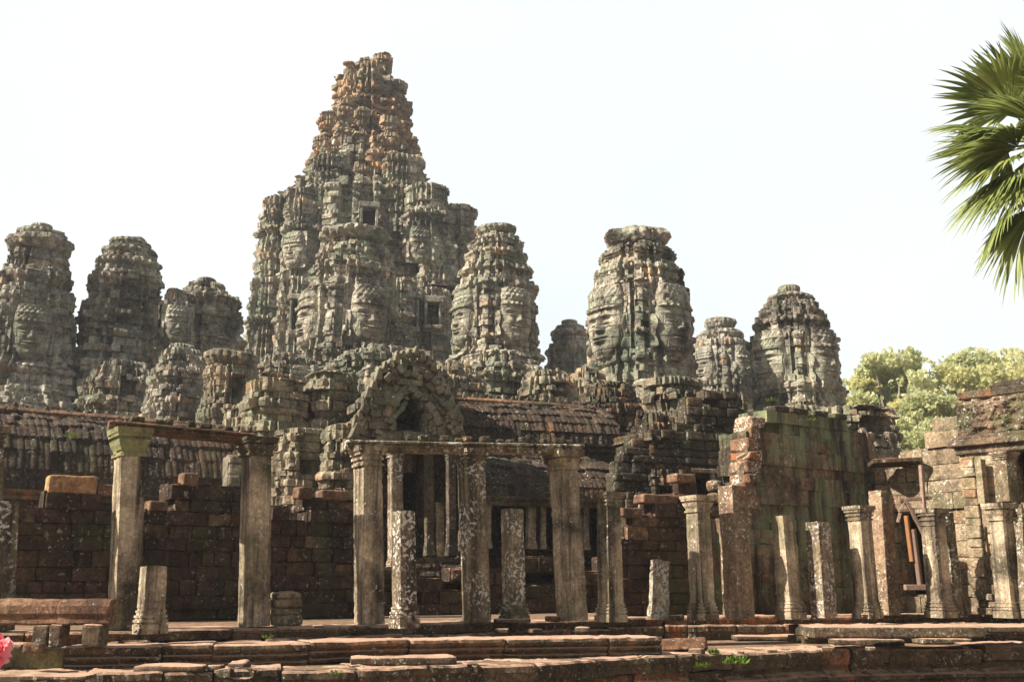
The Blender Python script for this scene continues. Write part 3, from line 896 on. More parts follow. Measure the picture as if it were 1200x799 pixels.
def course(name, label, E, z, h, dp, seed, prof=None, amp=.02, bl=(.7, 1.7), kind=None, zj=.02, oj=.03, mat=M_STEP, gap=.008, fill=True, cat='step'):
    """a course of moulded stones along an edge polyline"""
    rs = np.random.RandomState(seed)
    mb = MB()
    for i in range(len(E) - 1):
        a, b = E[i], E[i + 1]
        d = np.array([b.x - a.x, b.y - a.y]); L = np.linalg.norm(d); d /= L
        n = np.array([d[1], -d[0]])
        x = 0; j = 0
        while x < L - .05:
            wd = rs.uniform(*bl)
            if L - x - wd < .35: wd = L - x
            m2 = MB()
            hh = h * rs.uniform(.95, 1.05)
            if prof is None:
                pr = [(-dp, -hh), (-.05, -hh), (-.02, -hh * .5), (0, -hh * .4), (0, -.03), (-.03, 0), (-dp, 0)]
            else: pr = [(o_ if o_ > -.5 else -dp, zz * h) for (o_, zz) in prof]
            blk(m2, x + gap, x + wd - gap, pr, seed * 31 + i * 57 + j, amp=amp, ztw=rs.uniform(-zj, zj), off=rs.uniform(-oj, oj))
            v = m2.v[0]
            W = np.stack([a.x + v[:, 0] * d[0] + v[:, 1] * n[0], a.y + v[:, 0] * d[1] + v[:, 1] * n[1], v[:, 2] + z], -1)
            mb.add(W, m2.q[0], m2.t[0], m2.tn[0])
            x += wd; j += 1
    o = mb.build(name, mat)
    return tag(o, label, cat) if not kind else tag(o, kind=kind)
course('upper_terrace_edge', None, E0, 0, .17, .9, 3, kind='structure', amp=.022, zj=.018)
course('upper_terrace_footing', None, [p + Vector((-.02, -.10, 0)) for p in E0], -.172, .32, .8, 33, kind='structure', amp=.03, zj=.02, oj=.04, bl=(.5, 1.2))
MOUL = [(-9, -1), (-.06, -1), (-.04, -.86), (-.10, -.80), (-.10, -.70), (-.03, -.62), (0, -.52), (-.05, -.46), (-.05, -.38), (.01, -.30), (.03, -.18), (.02, -.04), (0, 0), (-9, 0)]
course('lower_moulded_edge', None, E1a, -.16, .30, .8, 5, prof=MOUL, kind='structure', amp=.016, bl=(1.0, 2.2), zj=.014, oj=.02)
course('lower_ledge_edge', None, E1b, -.13, .2, .9, 6, kind='structure', amp=.03, bl=(.9, 2.2))
course('ledge_footing', None, [p + Vector((0, .12, 0)) for p in E1b], -.335, .16, .9, 16, kind='structure', amp=.03)
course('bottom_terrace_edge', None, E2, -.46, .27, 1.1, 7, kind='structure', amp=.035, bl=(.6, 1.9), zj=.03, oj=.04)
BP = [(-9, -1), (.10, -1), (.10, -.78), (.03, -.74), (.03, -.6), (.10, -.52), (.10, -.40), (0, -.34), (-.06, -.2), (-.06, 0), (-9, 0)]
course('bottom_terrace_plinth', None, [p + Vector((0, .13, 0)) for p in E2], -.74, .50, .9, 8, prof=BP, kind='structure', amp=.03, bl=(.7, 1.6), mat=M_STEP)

# loose slabs and blocks lying about on the terrace (px, py of the base, z of the bed, size, turn)
def loose(label, px, py, z, size, rz, seed, mat=M_STEP, name='fallen_slab', cat='stone slab', amp=.03, r=.04, Y=None, tilt=0, group='loose stones on the terrace'):
    p = ground(px, py, z) if Y is None else at(px, py, Y)
    v, q = rough(size, 14, r, amp, seed, 3.5)
    mb = MB(); mb.add(v + [0, 0, size[2] / 2], q, None, .2 + .6 * random.random())
    o = mb.build(name, mat)
    o.location = (p.x, p.y + size[1] * .5, p.z if Y is not None else z - .01); o.rotation_euler = (R(tilt), R(tilt * .5), R(rz))
    return tag(o, label, cat, group)
loose('long dark slab lying on the right terrace, its top red and lichen on its edge', 1055, 747, -.27, (3.1, .9, .2), 2, 1)
loose('thin wedge slab under the right end of the long slab', 1170, 741, -.2, (1.9, .9, .13), 4, 2)
loose('flat red slab lying on the terrace edge between the two middle pillars', 600, 729, 0, (.62, .4, .075), 8, 3)
loose('tilted orange slab at the broken end of the moulded step', 800, 763, -.46, (.95, .6, .2), -14, 4, mat=M_RED, tilt=-6)
loose('squat block lying left of the tilted orange slab', 757, 766, -.46, (.5, .4, .17), 5, 5)
loose('flat red paving slab on the ledge behind the green weeds', 925, 750, -.46, (2.2, .8, .1), 3, 6)
loose('low eroded slab with pink top on the right ledge', 1020, 756, -.46, (1.3, .5, .12), -3, 7)
loose('rounded low slab on the ledge near the right border', 1110, 754, -.46, (1.0, .5, .11), 5, 8)
loose('square orange block standing proud of the bottom edge at the photo centre', 533, 800, -.74, (.26, .3, .22), 10, 9, mat=M_RED, name='fallen_block', cat='stone block')
loose('broken grey block leaning in the gap of the bottom step', 583, 796, -.74, (.42, .4, .3), -8, 10, name='fallen_block', cat='stone block')
loose('long rough stone lying on the lowest step in front of the third tall pillar', 470, 779, -.46, (1.5, .5, .12), 8, 11)
loose('rounded stone lump on the lowest step left of the photo centre', 275, 784, -.46, (.26, .3, .11), 0, 12, r=.12, amp=.05, name='fallen_block', cat='stone block')
loose('small round stone beside the rounded lump on the lowest step', 250, 785, -.46, (.2, .22, .075), 0, 13, r=.1, amp=.04, name='fallen_block', cat='stone block')
loose('low flat stone on the lowest step under the first stub pillar', 195, 787, -.46, (.9, .4, .09), 5, 14)
loose('mossy green carved block beside the pink blossom', 30, 783, -.46, (.98, .5, .27), 2, 15, mat=M_CAPG, name='carved_block', cat='stone block', amp=.035)
loose('orange broken stone between the blossom and the left rail post', 34, 765, -.2, (.22, .3, .13), 12, 16, mat=M_RED, name='fallen_block', cat='stone block')
loose('thin pointed slab lying left of the orange broken stone', 12, 760, -.16, (.36, .3, .08), -10, 17)
loose('short slab with a pale top behind the left rail posts', 40, 748, -.1, (.5, .3, .12), 0, 18)
loose('rough boulder-like stone on the bottom edge at far left', 60, 797, -.47, (.8, .4, .07), 3, 19)
loose('small stone chip on the terrace between the second and third tall pillars', 372, 735, 0, (.18, .12, .05), 20, 20, name='fallen_block', cat='stone block')
loose('flat slab lying on the floor in front of the mossy wall', 905, 719, 0, (.75, .4, .12), 0, 21, mat=M_RED)
loose('flat threshold slab below the timber props', 1070, 716, 0, (1.1, .5, .09), 4, 22, mat=M_RED)

rs = np.random.RandomState(21)
for k in range(30):
    px = rs.uniform(10, 1190); lvl = rs.choice([0, 1, 2])
    py, zz = ((733 - 13 * px / 1200 + 1.5, 0), (752 - 15 * px / 1200 - 3, -.16), (784 - 24 * px / 1200 - 2, -.46))[lvl]
    if lvl == 1 and px > 760: continue
    q_ = rs.uniform(.06, .2)
    loose('small rubble stone lying loose on the worn terrace steps', px, py, zz, (q_ * 1.5, q_, q_ * .55), rs.uniform(-40, 40), 200 + k, name='rubble_stone', cat='stone', r=q_ * .2, amp=q_ * .12, group='small rubble on the terrace steps', mat=M_STEP if k % 3 else M_RED)
# balustrade at the left: two lengths of rounded rail on three posts
rail = thing('stone_balustrade', 'low red stone rail on short posts at the left edge', 'balustrade')
ra = ground(-45, 757, -.16); rb = ground(128, 757, -.16)
rail.location = ra; dd = rb - ra; rail.rotation_euler = (0, 0, math.atan2(dd.y, dd.x)); LL = dd.length
k = mpp(60, 730, ra.y)
PR = [(-.26, 0), (-.04, 0), (0, .03), (.0, .12), (.035, .16), (.045, .26), (.01, .325), (-.06, .355), (-.20, .35), (-.26, .3)]
for s0, s1, sd_ in ((0, LL * .64, 1), (LL * .645, LL, 2)):
    mb = MB(); blk(mb, s0, s1, PR, sd_, amp=.012)
    for q_ in range(len(mb.v)): mb.v[q_][:, 2] += .27; mb.v[q_][:, 1] += .1
    flip(mb).build('rail', M_RED, rail)
for fx, wd, sd_ in ((.555, .22, 3), (.655, .16, 4), (.90, .26, 5), (.08, .24, 6)):
    mb = MB(); v, q = rough((wd, .3, .29), 8, .03, .02, sd_); mb.add(v + [fx * LL, 0, .14], q, None, .4); mb.build('post', M_STEP, rail)

# ================================================================== PILLARS
def YT(px): return 15.9 + (px - 150) * (19.4 - 15.9) / 515        # tall inner row
def YS(px): return YT(px) - 1.0                                     # short outer row
pillar('leftmost tall pillar in shade, dark red with white lichen spots', -18, 15.2, -14, 500, 38, M_COLL, cap='plain', base=False, seed=1)
pillar('tall pillar with a green moss covered capital', 146, YT(146), 153, 503, 38, M_COL, cap='lotus', base=False, seed=2, capmat=M_CAPG, caph=.44)
pillar('tall plain grey pillar with dark carved capital at the left beam\'s right end', 298, YT(298), 301, 514, 38, M_COL, cap='lotus', base=False, seed=3, capmat=M_MIDD, caph=.30)
pillar('thickset cream and grey pillar with ringed capital, left of the middle doorway', 433, YT(433), 431, 524, 37, M_COL, cap='plain', base=False, seed=4, caph=.34)
pillar('tall pillar peppered with white lichen, right of the middle doorway', 559, YT(559), 552, 527, 35, M_COLL, cap='plain', base=False, seed=5, caph=.26)
pillar('leaning two-toned tall pillar under the right end of the middle beam', 671, YT(671), 659, 530, 38, M_COL, cap='lotus', base=False, seed=6, caph=.34)
pillar('tall reddish pillar without capital, its top speckled white', 866, 21.0, 858, 569, 37, M_COLR, base=False, seed=7)
pillar('reddish broken pillar with a small square hole near its foot', 1041, 23.2, 1031, 575, 28, M_COLR, base=False, seed=8)
pillar('short broken pillar stub with moulded foot beside the green capital pillar', 176, 14.9, 180, 662, 32, M_COL, base=True, seed=9, by=737, cut=.05)
pillar('broken pillar crusted with white lichen standing before the doorway', 474, 16.9, 473, 598, 30, M_COLL, base=True, seed=10, by=738)
pillar('broken brown pillar with whitewashed looking top', 603, 19.0, 600, 596, 29, M_COLL, base=True, seed=11, cut=.02)
pillar('short complete pillar with ringed capital and moulded base, nearest the photo centre', 716, 19.6, 713, 577, 31, M_COL, cap='plain', base=True, seed=12, by=724)
pillar('short worn stump coated in white lichen', 771, 20.4, 773, 653, 25, stone('white_crusted_stone', (.36, .30, .22), (.25, .19, .14), lichen=1.5, lichen_c=(.55, .53, .46), sc=1.6, bump=1.0, dark=.6), base=False, seed=13, amp=.02, cut=.1)
pillar('cream pillar with round lotus capital beside the tall reddish one', 824, 20.6, 817, 581, 30, M_COL, cap='lotus', base=True, seed=14, caph=.33)
pillar('pillar without capital, left of the pair before the mossy wall', 927, 21.2, 917, 604, 29, M_COL, base=True, seed=15)
pillar('plain shaft without base or capital, right of the pair before the mossy wall', 966, 21.3, 958, 611, 31, M_COLL, base=False, seed=16)
pillar('cream pillar with square lichened capital at the right end of the mossy wall', 1017, 21.6, 1006, 593, 29, M_COL, cap='plain', base=True, seed=17, capmat=M_COLL, caph=.3)
pillar('paired pillar with capital right of the timber props', 1103, 22.0, 1092, 596, 29, M_COL, cap='plain', base=True, seed=18, caph=.36)
pillar('narrow pillar close behind the paired one by the timber props', 1122, 22.5, 1108, 600, 18, M_COLL, base=True, seed=28)
pillar('rightmost cream pillar with worn capital', 1184, 21.8, 1171, 590, 29, M_COL, cap='lotus', base=True, seed=19, caph=.36)
pillar('short wide pillar with white crusted top at the left edge behind the rail', 2, 15.2, 6, 586, 32, M_COLL, base=False, seed=20, by=715)
# stack of worn drums
st = thing('stone_stack', 'squat stack of worn stones standing between two tall pillars', 'stone stack', ground(335, 733, 0))
for i, (wd, hh, zz) in enumerate(((.50, .17, 0), (.46, .12, .165), (.48, .14, .28), (.40, .11, .415))):
    mb = MB(); v, q = rough((wd, .42, hh), 12, .05, .035, 50 + i, 5); mb.add(v + [0, .1, zz + hh / 2], q, None, .3 + .15 * i)
    o = mb.build('stone', M_PALE, st); o.rotation_euler = (0, 0, R(10 + 7 * i))

# beams on the pillars
stone_beam('stone_beam', 'thin moulded beam with an orange underside across the two left tall pillars', 'beam', at(128, 492, YT(150) - .1), at(300, 508, YT(300) - .1), .4, .15, M_RED, 1, 'beams on the pillars')
stone_beam('stone_beam', 'lichened beam across the three middle tall pillars', 'beam', at(405, 515, YT(420) - .1), at(684, 521, YT(670) - .1), .42, .17, M_COLL, 2, 'beams on the pillars', n=2)
mb = MB(); rs0 = np.random.RandomState(4)
def rubble_on(label, pa, pb, n, s, seed, grp='stones left on top of the beams', mat=M_MIDD):
    rs = np.random.RandomState(seed); a = at(*pa); b = at(*pb)
    for i in range(n):
        f = (i + rs.uniform(.2, .8)) / n; p = a.lerp(b, f)
        size = (s * rs.uniform(.8, 1.8), s * 1.5, s * rs.uniform(.5, 1.0))
        v, q = rough(size, 8, s * .25, s * .16, seed + i, 6)
        m2 = MB(); m2.add(v + [0, 0, size[2] / 2], q, None, rs.rand()); o = m2.build('beam_stone', mat)
        o.location = (p.x, p.y + .16, p.z - .01); o.rotation_euler = (0, 0, R(rs.uniform(0, 30)))
        tag(o, label, 'stone block', grp)
rubble_on('rough stone left on top of the left beam', (145, 491, YT(150)), (290, 506, YT(298)), 7, .13, 3)
rubble_on('lichen spotted stone left on top of the middle beam', (470, 514, YT(470)), (675, 519, YT(670)), 12, .12, 40)

# ================================================================== OUTER GALLERY WALLS (dark, in shade)
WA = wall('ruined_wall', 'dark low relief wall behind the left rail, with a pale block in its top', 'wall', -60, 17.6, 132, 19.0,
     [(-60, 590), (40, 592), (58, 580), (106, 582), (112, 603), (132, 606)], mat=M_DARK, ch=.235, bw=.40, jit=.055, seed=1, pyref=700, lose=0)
cap(WA, 'pale orange block set on the dark left wall', 82, 603, (.82, .45, .33), 61, mat=stone('orange_block', (.44, .27, .14), (.36, .2, .1), lichen=.1, dark=.3, moss=.05, sc=1.5, bump=.5), amp=.02, group=None)
cap(WA, 'small block on the end of the dark left wall beside the green capital pillar', 121, 612, (.3, .3, .2), 62, mat=M_RED, amp=.02, group=None)
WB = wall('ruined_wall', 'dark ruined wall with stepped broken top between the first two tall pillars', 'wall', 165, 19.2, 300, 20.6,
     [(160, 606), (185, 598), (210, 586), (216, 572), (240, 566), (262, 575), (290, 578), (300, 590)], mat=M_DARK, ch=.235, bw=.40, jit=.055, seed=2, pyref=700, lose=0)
cap(WB, 'upright orange block on top of the stepped dark wall', 222, 578, (.3, .3, .24), 63, mat=M_RED, amp=.02, group=None)
cap(WB, 'orange block half way down the stepped dark wall', 185, 600, (.36, .3, .2), 64, mat=M_RED, amp=.02, group=None)
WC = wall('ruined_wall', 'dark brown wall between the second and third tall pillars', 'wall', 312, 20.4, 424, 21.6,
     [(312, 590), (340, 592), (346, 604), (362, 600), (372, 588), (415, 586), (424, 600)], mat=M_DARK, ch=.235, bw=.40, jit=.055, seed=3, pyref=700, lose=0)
cap(WC, 'rounded orange block on the dark wall left of the thick pillar', 392, 590, (.62, .35, .22), 65, mat=M_RED, amp=.03, r=.05, group=None)
cap(WC, 'small round orange block lower on the dark wall', 356, 602, (.32, .32, .26), 66, mat=M_RED, amp=.03, r=.05, group=None)
wall('ruined_wall', 'rubble plinth wall under the middle doorway', 'wall', 415, 22.6, 568, 24.0,
     [(415, 668), (470, 668), (560, 668), (568, 670)], mat=M_DARK, ch=.28, bw=.6, jit=.05, seed=4, pyref=700)
wall('ruined_wall', 'dark rubble plinth wall below the gallery openings', 'wall', 560, 24.2, 742, 26.0,
     [(560, 645), (600, 640), (640, 650), (660, 640), (700, 646), (742, 640)], mat=M_DARK, ch=.3, bw=.62, jit=.07, seed=5, pyref=700, lose=.3)
# ruined wall with sloping red edge
WD = wall('ruined_wall', 'brown ruined wall whose broken top climbs to the right towards the square window', 'wall', 728, 22.4, 822, 23.4,
     [(728, 628), (742, 616), (760, 606), (775, 590), (795, 578), (808, 562), (822, 556)], mat=M_DARK, ch=.26, bw=.45, jit=.03, seed=6, pyref=700, lose=0)
for i, (x, y) in enumerate(((741, 612), (765, 600), (783, 587), (803, 569))):
    cap(WD, 'reddish %s block on the sloping broken wall' % ('lowest', 'second lowest', 'second highest', 'highest')[i], x, y + 6, (.52, .4, .2), 70 + i)

# mossy wall
mw, mpl, mtf, mz, _ = wall('mossy_wall', 'tall green mossy and brown streaked wall with stepped left edge behind the right pillars', 'wall', 866, 23.0, 1040, 25.6,
     [(866, 640), (870, 600), (876, 566), (884, 530), (893, 508), (905, 490), (925, 486), (940, 492), (960, 489), (1000, 495), (1005, 504), (1032, 505), (1040, 530)], mat=M_MOSS, ch=.31, bw=.75, jit=.034, seed=7, pyref=700, lose=.05, thick=.9, skew=.014, cham=.014, amp=.022, ov=True)
mb = MB(); rs = np.random.RandomState(6); z = at(885, 622, 23.2).z
while z < at(885, 496, 23.2).z:            # its broken, brightly lichened left edge
    f = (z - 1.2) / 3.2; h = rs.uniform(.2, .3)
    x_ = .12 + .62 * max(0, f); mb.add(block_verts((x_ - .1 + rs.uniform(-.08, .05), -.07 + rs.uniform(-.03, .03), z), (x_ + rs.uniform(.15, .4), .5, z + h), .03, rs, .03), TQ, TT, rs.rand())
    z += h
mb.build('broken_edge', stone('lichened_red_edge', (.28, .16, .10), (.17, .095, .06), lichen=1.3, lichen_c=(.62, .58, .48), sc=1.8, bump=.7, dark=.3, moss=.05), mw)
for i, (x, wd) in enumerate(((916, .5), (938, .55), (962, .5), (985, .45))):
    cap((mw, mpl), 'flat cap stone on top of the mossy wall, %s of the four' % ('leftmost', 'second from the left', 'third from the left', 'rightmost')[i], x, 492, (wd, .4, .14), 90 + i, mat=M_MIDD, name='cap_stone', amp=.025, group='cap stones along the mossy wall')

# right wall with opening and timber props
wall('ruined_wall', 'pale ruined wall with dark doorway behind the timber props', 'wall', 1036, 25.4, 1156, 23.5,
     [(1036, 545), (1060, 532), (1085, 520), (1090, 500), (1108, 492), (1120, 480), (1132, 488), (1150, 500)], mat=M_PALE, ch=.33, bw=.7, jit=.03, seed=8, pyref=700,
     holes=[(1054, 592, 1090, 698)], lose=.1, depth=2.0)
loose('thin dark slab projecting above the ruined wall right of the mossy wall', 1055, 543, 0, (1.15, .7, .13), -8, 110, mat=M_DARK, name='roof_slab', cat='stone slab', Y=24.2, group=None, tilt=-3)
props = thing('timber_prop', 'wooden prop frame holding up the doorway lintel', 'timber prop')
YP = 22.6
for (x0, y0, x1, y1, wd, m_) in ((1079, 545, 1090, 690, .085, M_WOOD), (1053, 586, 1092, 583, .08, M_WOOD), (1053, 598, 1080, 596, .08, M_WOOD),
                                (1060, 584, 1083, 627, .08, M_WOOD), (1060, 584, 1052, 612, .07, M_WOOD), (1062, 604, 1069, 658, .09, M_WOODO), (1070, 620, 1079, 690, .1, M_WOOD), (1060, 688, 1092, 688, .12, M_WOOD)):
    mb = MB(); boxbar(mb, at(x0, y0, YP), at(x1, y1, YP + .05), wd, wd, random.random()); mb.build('plank' if m_ is M_WOODO else 'beam', m_, props)
# right pavilion with carved frieze
pv, ppl, ptf, pz, _ = wall('ruined_pavilion', 'pavilion at the right edge with a square window opening and carved red frieze', 'pavilion', 1148, 23.4, 1300, 21.6,
     [(1118, 530), (1290, 500)], mat=M_PALE, ch=.34, bw=.75, jit=.03, seed=9, pyref=700, holes=[(1139, 536, 1160, 592), (1188, 520, 1204, 585)], lose=0, depth=1.8)
def on(pl, px, py): s, z = pl.hit(px, py); return s, z
mb = MB(); rs = np.random.RandomState(3)
for (y0, y1, pr_) in ((533, 524, .10), (524, 516, .22), (516, 511, .14)):
    s0, zb = on(ppl, 1130, y0); _, zt = on(ppl, 1130, y1)
    mb.add(block_verts((-.1 - pr_, -.5, zb), (ppl.L, pr_, zt), .02), TQ, TT, rs.rand())
M_FRZ = stone('frieze_stone', (.27, .19, .13), (.17, .12, .085), lichen=.7, dark=.8, moss=.2, sc=1.6, bump=1.0)
flip(mb).build('cornice', M_FRZ, pv)
# carved frieze panel: relief height field
s0, zb = on(ppl, 1122, 511); zt = on(ppl, 1122, 470)[1]; L_ = ppl.L + .1
nu, nv_ = 260, 60
U, V_ = np.meshgrid(np.linspace(-.1, L_, nu), np.linspace(zb, zt, nv_))
P = np.stack([U, V_, U * 0], -1).reshape(-1, 3)
d = .16 * fbm(P, 4.6, 5, 4).reshape(U.shape) + .07 * np.abs(np.sin(U * 5.5)) * np.sin((V_ - zb) / (zt - zb) * math.pi) ** .5
for xc in (1.05, 2.5):
    d += .12 * np.exp(-((U - xc) / .13) ** 2 - ((V_ - (zb + zt) / 2) / .28) ** 2) + .10 * np.exp(-((U - xc) / .08) ** 2 - ((V_ - zb - .8 * (zt - zb)) / .08) ** 2)
d[:, 0] = -.4; d[-1] = -.4
mb = MB(); i = np.arange(nu * nv_).reshape(nv_, nu)
mb.add(np.stack([U, .05 + d, V_], -1).reshape(-1, 3), np.stack([i[:-1, :-1], i[1:, :-1], i[1:, 1:], i[:-1, 1:]], -1).reshape(-1, 4), None, .5)
mb.add(block_verts((-.08, -.5, zb - .01), (L_, .0, zt), .02), TQ, TT, .5)
flip(mb).build('frieze', M_FRZ, pv)
mb = MB()
x = -.02
while x < ppl.L:
    wd = rs.uniform(.6, 1.0); 
    mb.add(block_verts((x, -.5, zt), (x + wd, .1 + rs.uniform(-.03, .03), zt + .16 + rs.uniform(-.02, .02)), .03, rs, .02), TQ, TT, rs.rand()); x += wd
x = .75
while x < ppl.L:
    wd = rs.uniform(.7, 1.1)
    mb.add(block_verts((x, -.45, zt + .14), (x + wd, .02 + rs.uniform(-.03, .03), zt + .34), .03, rs, .02), TQ, TT, rs.rand()); x += wd
flip(mb).build('coping', M_MIDD, pv)
pillar('pale square pillar inside the pavilion window', 1153, 22.9, 1148, 538, 13, M_PALE, base=False, seed=30, z0=at(1150, 590, 22.9).z, by=590, group='upper pillars of the right pavilion')
pillar('broad pale pillar above the rightmost capital', 1181, 22.0, 1176, 530, 27, M_PALE, cap='plain', base=False, seed=31, z0=at(1180, 588, 22.0).z, by=588, group='upper pillars of the right pavilion', caph=.16)

pillar('slender pillar standing at the far right border of the pavilion', 1203, 21.6, 1196, 596, 14, M_COLL, cap='plain', base=True, seed=33, group='upper pillars of the right pavilion')
mb = MB(); rs = np.random.RandomState(12)       # carved bosses and pilaster strips on the pavilion front
for px_ in (1150, 1176):
    s_, zlo = ppl.hit(px_, 700); _, zhi = ppl.hit(px_, 534); z = .35
    while z < zhi:
        h = rs.uniform(.16, .3); mb.add(block_verts((s_ - .14 - rs.uniform(0, .03), -.1, z), (s_ + .14 + rs.uniform(0, .03), .07 + rs.uniform(-.02, .04), min(z + h, zhi)), .02, rs, .015), TQ, TT, rs.rand()); z += h
for z, pr_ in ((.0, .22), (.16, .14), (.30, .18)):
    x = 0
    while x < ppl.L:
        wd = rs.uniform(.4, .9); mb.add(block_verts((x, -.1, z), (x + wd, pr_ + rs.uniform(-.02, .02), z + .15), .02, rs, .01), TQ, TT, rs.rand()); x += wd
flip(mb).build('pilaster_strip', M_PALE, pv)
# ================================================================== INNER GALLERY, LEFT ROOF
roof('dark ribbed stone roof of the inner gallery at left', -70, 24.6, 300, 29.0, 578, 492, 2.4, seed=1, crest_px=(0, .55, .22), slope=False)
wall('gallery_wall', 'dark gallery wall under the left ribbed roof', 'wall', -70, 24.9, 300, 29.3, [(-70, 570), (300, 570)], mat=M_DARK, ch=.35, bw=.7, jit=.02, seed=21, pyref=650, lose=0)

plz = at(500, 664, 24).z
mb = MB(); a_ = at(418, 660, 23.4); b_ = at(750, 650, 26.9)
V = [(a_.x, a_.y, 0), (b_.x, b_.y, 0), (b_.x, b_.y + 8, 0), (a_.x, a_.y + 8, 0)]
mb.add([(x, y, z) for z in (-.5, plz) for (x, y, _) in V], [(4, 5, 6, 7), (0, 1, 5, 4), (1, 2, 6, 5), (3, 0, 4, 7)])
tag(mb.build('gallery_platform', M_DARK), kind='structure')
# ================================================================== MIDDLE DOORWAY PORCH
pr_, prpl, _, _, _ = wall('temple_porch', 'porch with curved pediment and dark ragged niche above the middle doorway', 'porch', 402, 26.0, 545, 27.4,
     [(402, 512), (418, 500), (430, 470), (445, 440), (462, 424), (482, 416), (500, 424), (516, 444), (530, 475), (540, 505), (545, 512)], base_py=523, mat=M_MID, ch=.17, bw=.30, jit=.07, seed=10,
     holes=[(464, 474, 498, 506), (470, 462, 492, 476)], lose=.05, pyref=520, thick=.9, skew=.015, cham=.018, div=5, amp=.014)
mb = MB(); rs = np.random.RandomState(8)     # rim of the pediment: standing carved stones along the arch
arc = [(410, 515), (420, 496), (430, 472), (442, 450), (456, 435), (470, 425), (486, 422), (500, 432), (512, 448), (522, 468), (532, 490), (540, 508)]
inner = [(443, 512), (448, 495), (455, 478), (465, 464), (480, 456), (495, 464), (506, 480), (513, 498), (518, 512)]
def band(mb, pts, wid, pro, seed, ln=.26):
    rs = np.random.RandomState(seed)
    P = [np.array(prpl.hit(*p)) + rs.uniform(-.06, .06, 2) for p in pts]
    for p, q in zip(P[:-1], P[1:]):
        L_ = np.linalg.norm(q - p); n_ = max(1, int(round(L_ / ln)))
        for j in range(n_):
            if rs.rand() < .24: continue
            a_ = p + (q - p) * j / n_; b_ = p + (q - p) * (j + 1) / n_; d_ = (b_ - a_) / np.linalg.norm(b_ - a_)
            o_ = pro * rs.uniform(.45, 1.2); a_ = a_ + rs.uniform(-.05, .05, 2); b_ = b_ + rs.uniform(-.05, .05, 2)
            v = block_verts((0, -.25, -wid / 2), (np.linalg.norm(b_ - a_) - .01, o_, wid / 2 * rs.uniform(.85, 1.2)), .025, rs, .012)
            nx = np.array([-d_[1], d_[0]])
            w2 = np.stack([a_[0] + v[:, 0] * d_[0] + v[:, 2] * nx[0], v[:, 1], a_[1] + v[:, 0] * d_[1] + v[:, 2] * nx[1]], -1)
            mb.add(w2, TQ, TT, rs.rand())
band(mb, [(x * .96 + 477 * .04, y * .93 + 512 * .07) for x, y in arc], .22, .24, 1)
band(mb, [(x * .86 + 477 * .14, y * .84 + 510 * .16) for x, y in arc], .16, .14, 2, .2)
band(mb, inner, .20, .22, 3, .22)
band(mb, [(x * .8 + 481 * .2, y * .82 + 511 * .18) for x, y in inner], .12, .12, 4, .18)
for (x, y) in [((p[0] + q[0]) / 2, (p[1] + q[1]) / 2) for p, q in zip(arc[:-1], arc[1:])] + arc[1:-1]:     # flame-shaped leaves along the gable
    s, z = prpl.hit(x, y); hh = rs.uniform(.18, .32)
    v = block_verts((s - .10, .0, z + .08), (s + .10, .2, z + .12 + hh), .025, rs, .015)
    m_ = v[:, 2] > z + .12 + hh * .5; v[m_, 0] = (v[m_, 0] - s) * .4 + s
    mb.add(v, TQ, TT, rs.rand())
flip(mb).build('pediment_rim', M_MID, pr_)
mb = MB(); s0, za = prpl.hit(404, 519)
blk(mb, 0, prpl.L, [(-.5, -.12), (.12, -.12), (.2, -.04), (.2, .1), (-.5, .1)], 4, amp=.03)
for q_ in range(len(mb.v)): mb.v[q_][:, 2] += za
flip(mb).build('lintel', M_RED, pr_)
wall('porch_wall', 'recessed dark wall and doorway inside the middle porch', 'wall', 440, 27.6, 562, 28.8, [(440, 520), (562, 520)], mat=M_DARK, ch=.35, bw=.6, jit=.02, seed=11,
     holes=[(472, 535, 490, 640), (536, 548, 548, 640)], lose=0, pyref=600, depth=2.5)
for i, (bx, w_, y0, y1, m_, lb) in enumerate(((464, 20, 524, 668, M_COLL, 'white streaked pillar beside the thick cream pillar under the porch'),
        (503, 12, 528, 650, M_MIDD, 'slender dim pillar in the porch, left of the pale door block'),
        (529, 13, 526, 650, M_MIDD, 'slender brown pillar in the porch, right of the pale door block'),
        (541, 9, 530, 652, M_MIDD, 'thin dark pillar in the porch beside the lichen peppered one'))):
    Yq = (25.6, 26.8, 26.6, 26.9)[i]
    pillar(lb, bx, Yq, bx - 1, y0, w_, m_, cap='plain', base=True, seed=40 + i, z0=at(bx, y1, Yq).z, by=y1, yaw=25, group='pillars inside the middle porch', amp=.008)
pillar('pale broken door block standing in the middle porch', 515, 26.9, 514, 588, 13, M_PALE, base=False, seed=46, z0=at(515, 652, 26.9).z, by=652, yaw=22, group='pillars inside the middle porch')
# porch steps
ps = thing('stone_stair', 'worn stone stair climbing to the middle doorway', 'stair', (0, 0, 0))
for i, (y0, Yq) in enumerate(((668, 24.0), (660, 24.9), (652, 25.8))):
    a = at(480 - i * 3, y0, Yq); b = at(560, y0, Yq + .6)
    mb = MB(); d = b - a; L_ = d.length
    x = 0; j = 0; m2 = MB()
    while x < L_:
        wd = random.uniform(.5, .9); blk(m2, x, min(L_, x + wd), [(-1.6, -.3), (-.02, -.3), (.03, -.1), (0, 0), (-1.6, 0)], 70 + i * 9 + j, amp=.025, ztw=random.uniform(-.02, .02)); x += wd; j += 1
    o = flip(m2).build('tread', M_MIDD, ps); o.location = a; o.rotation_euler = (0, 0, math.atan2(d.y, d.x))

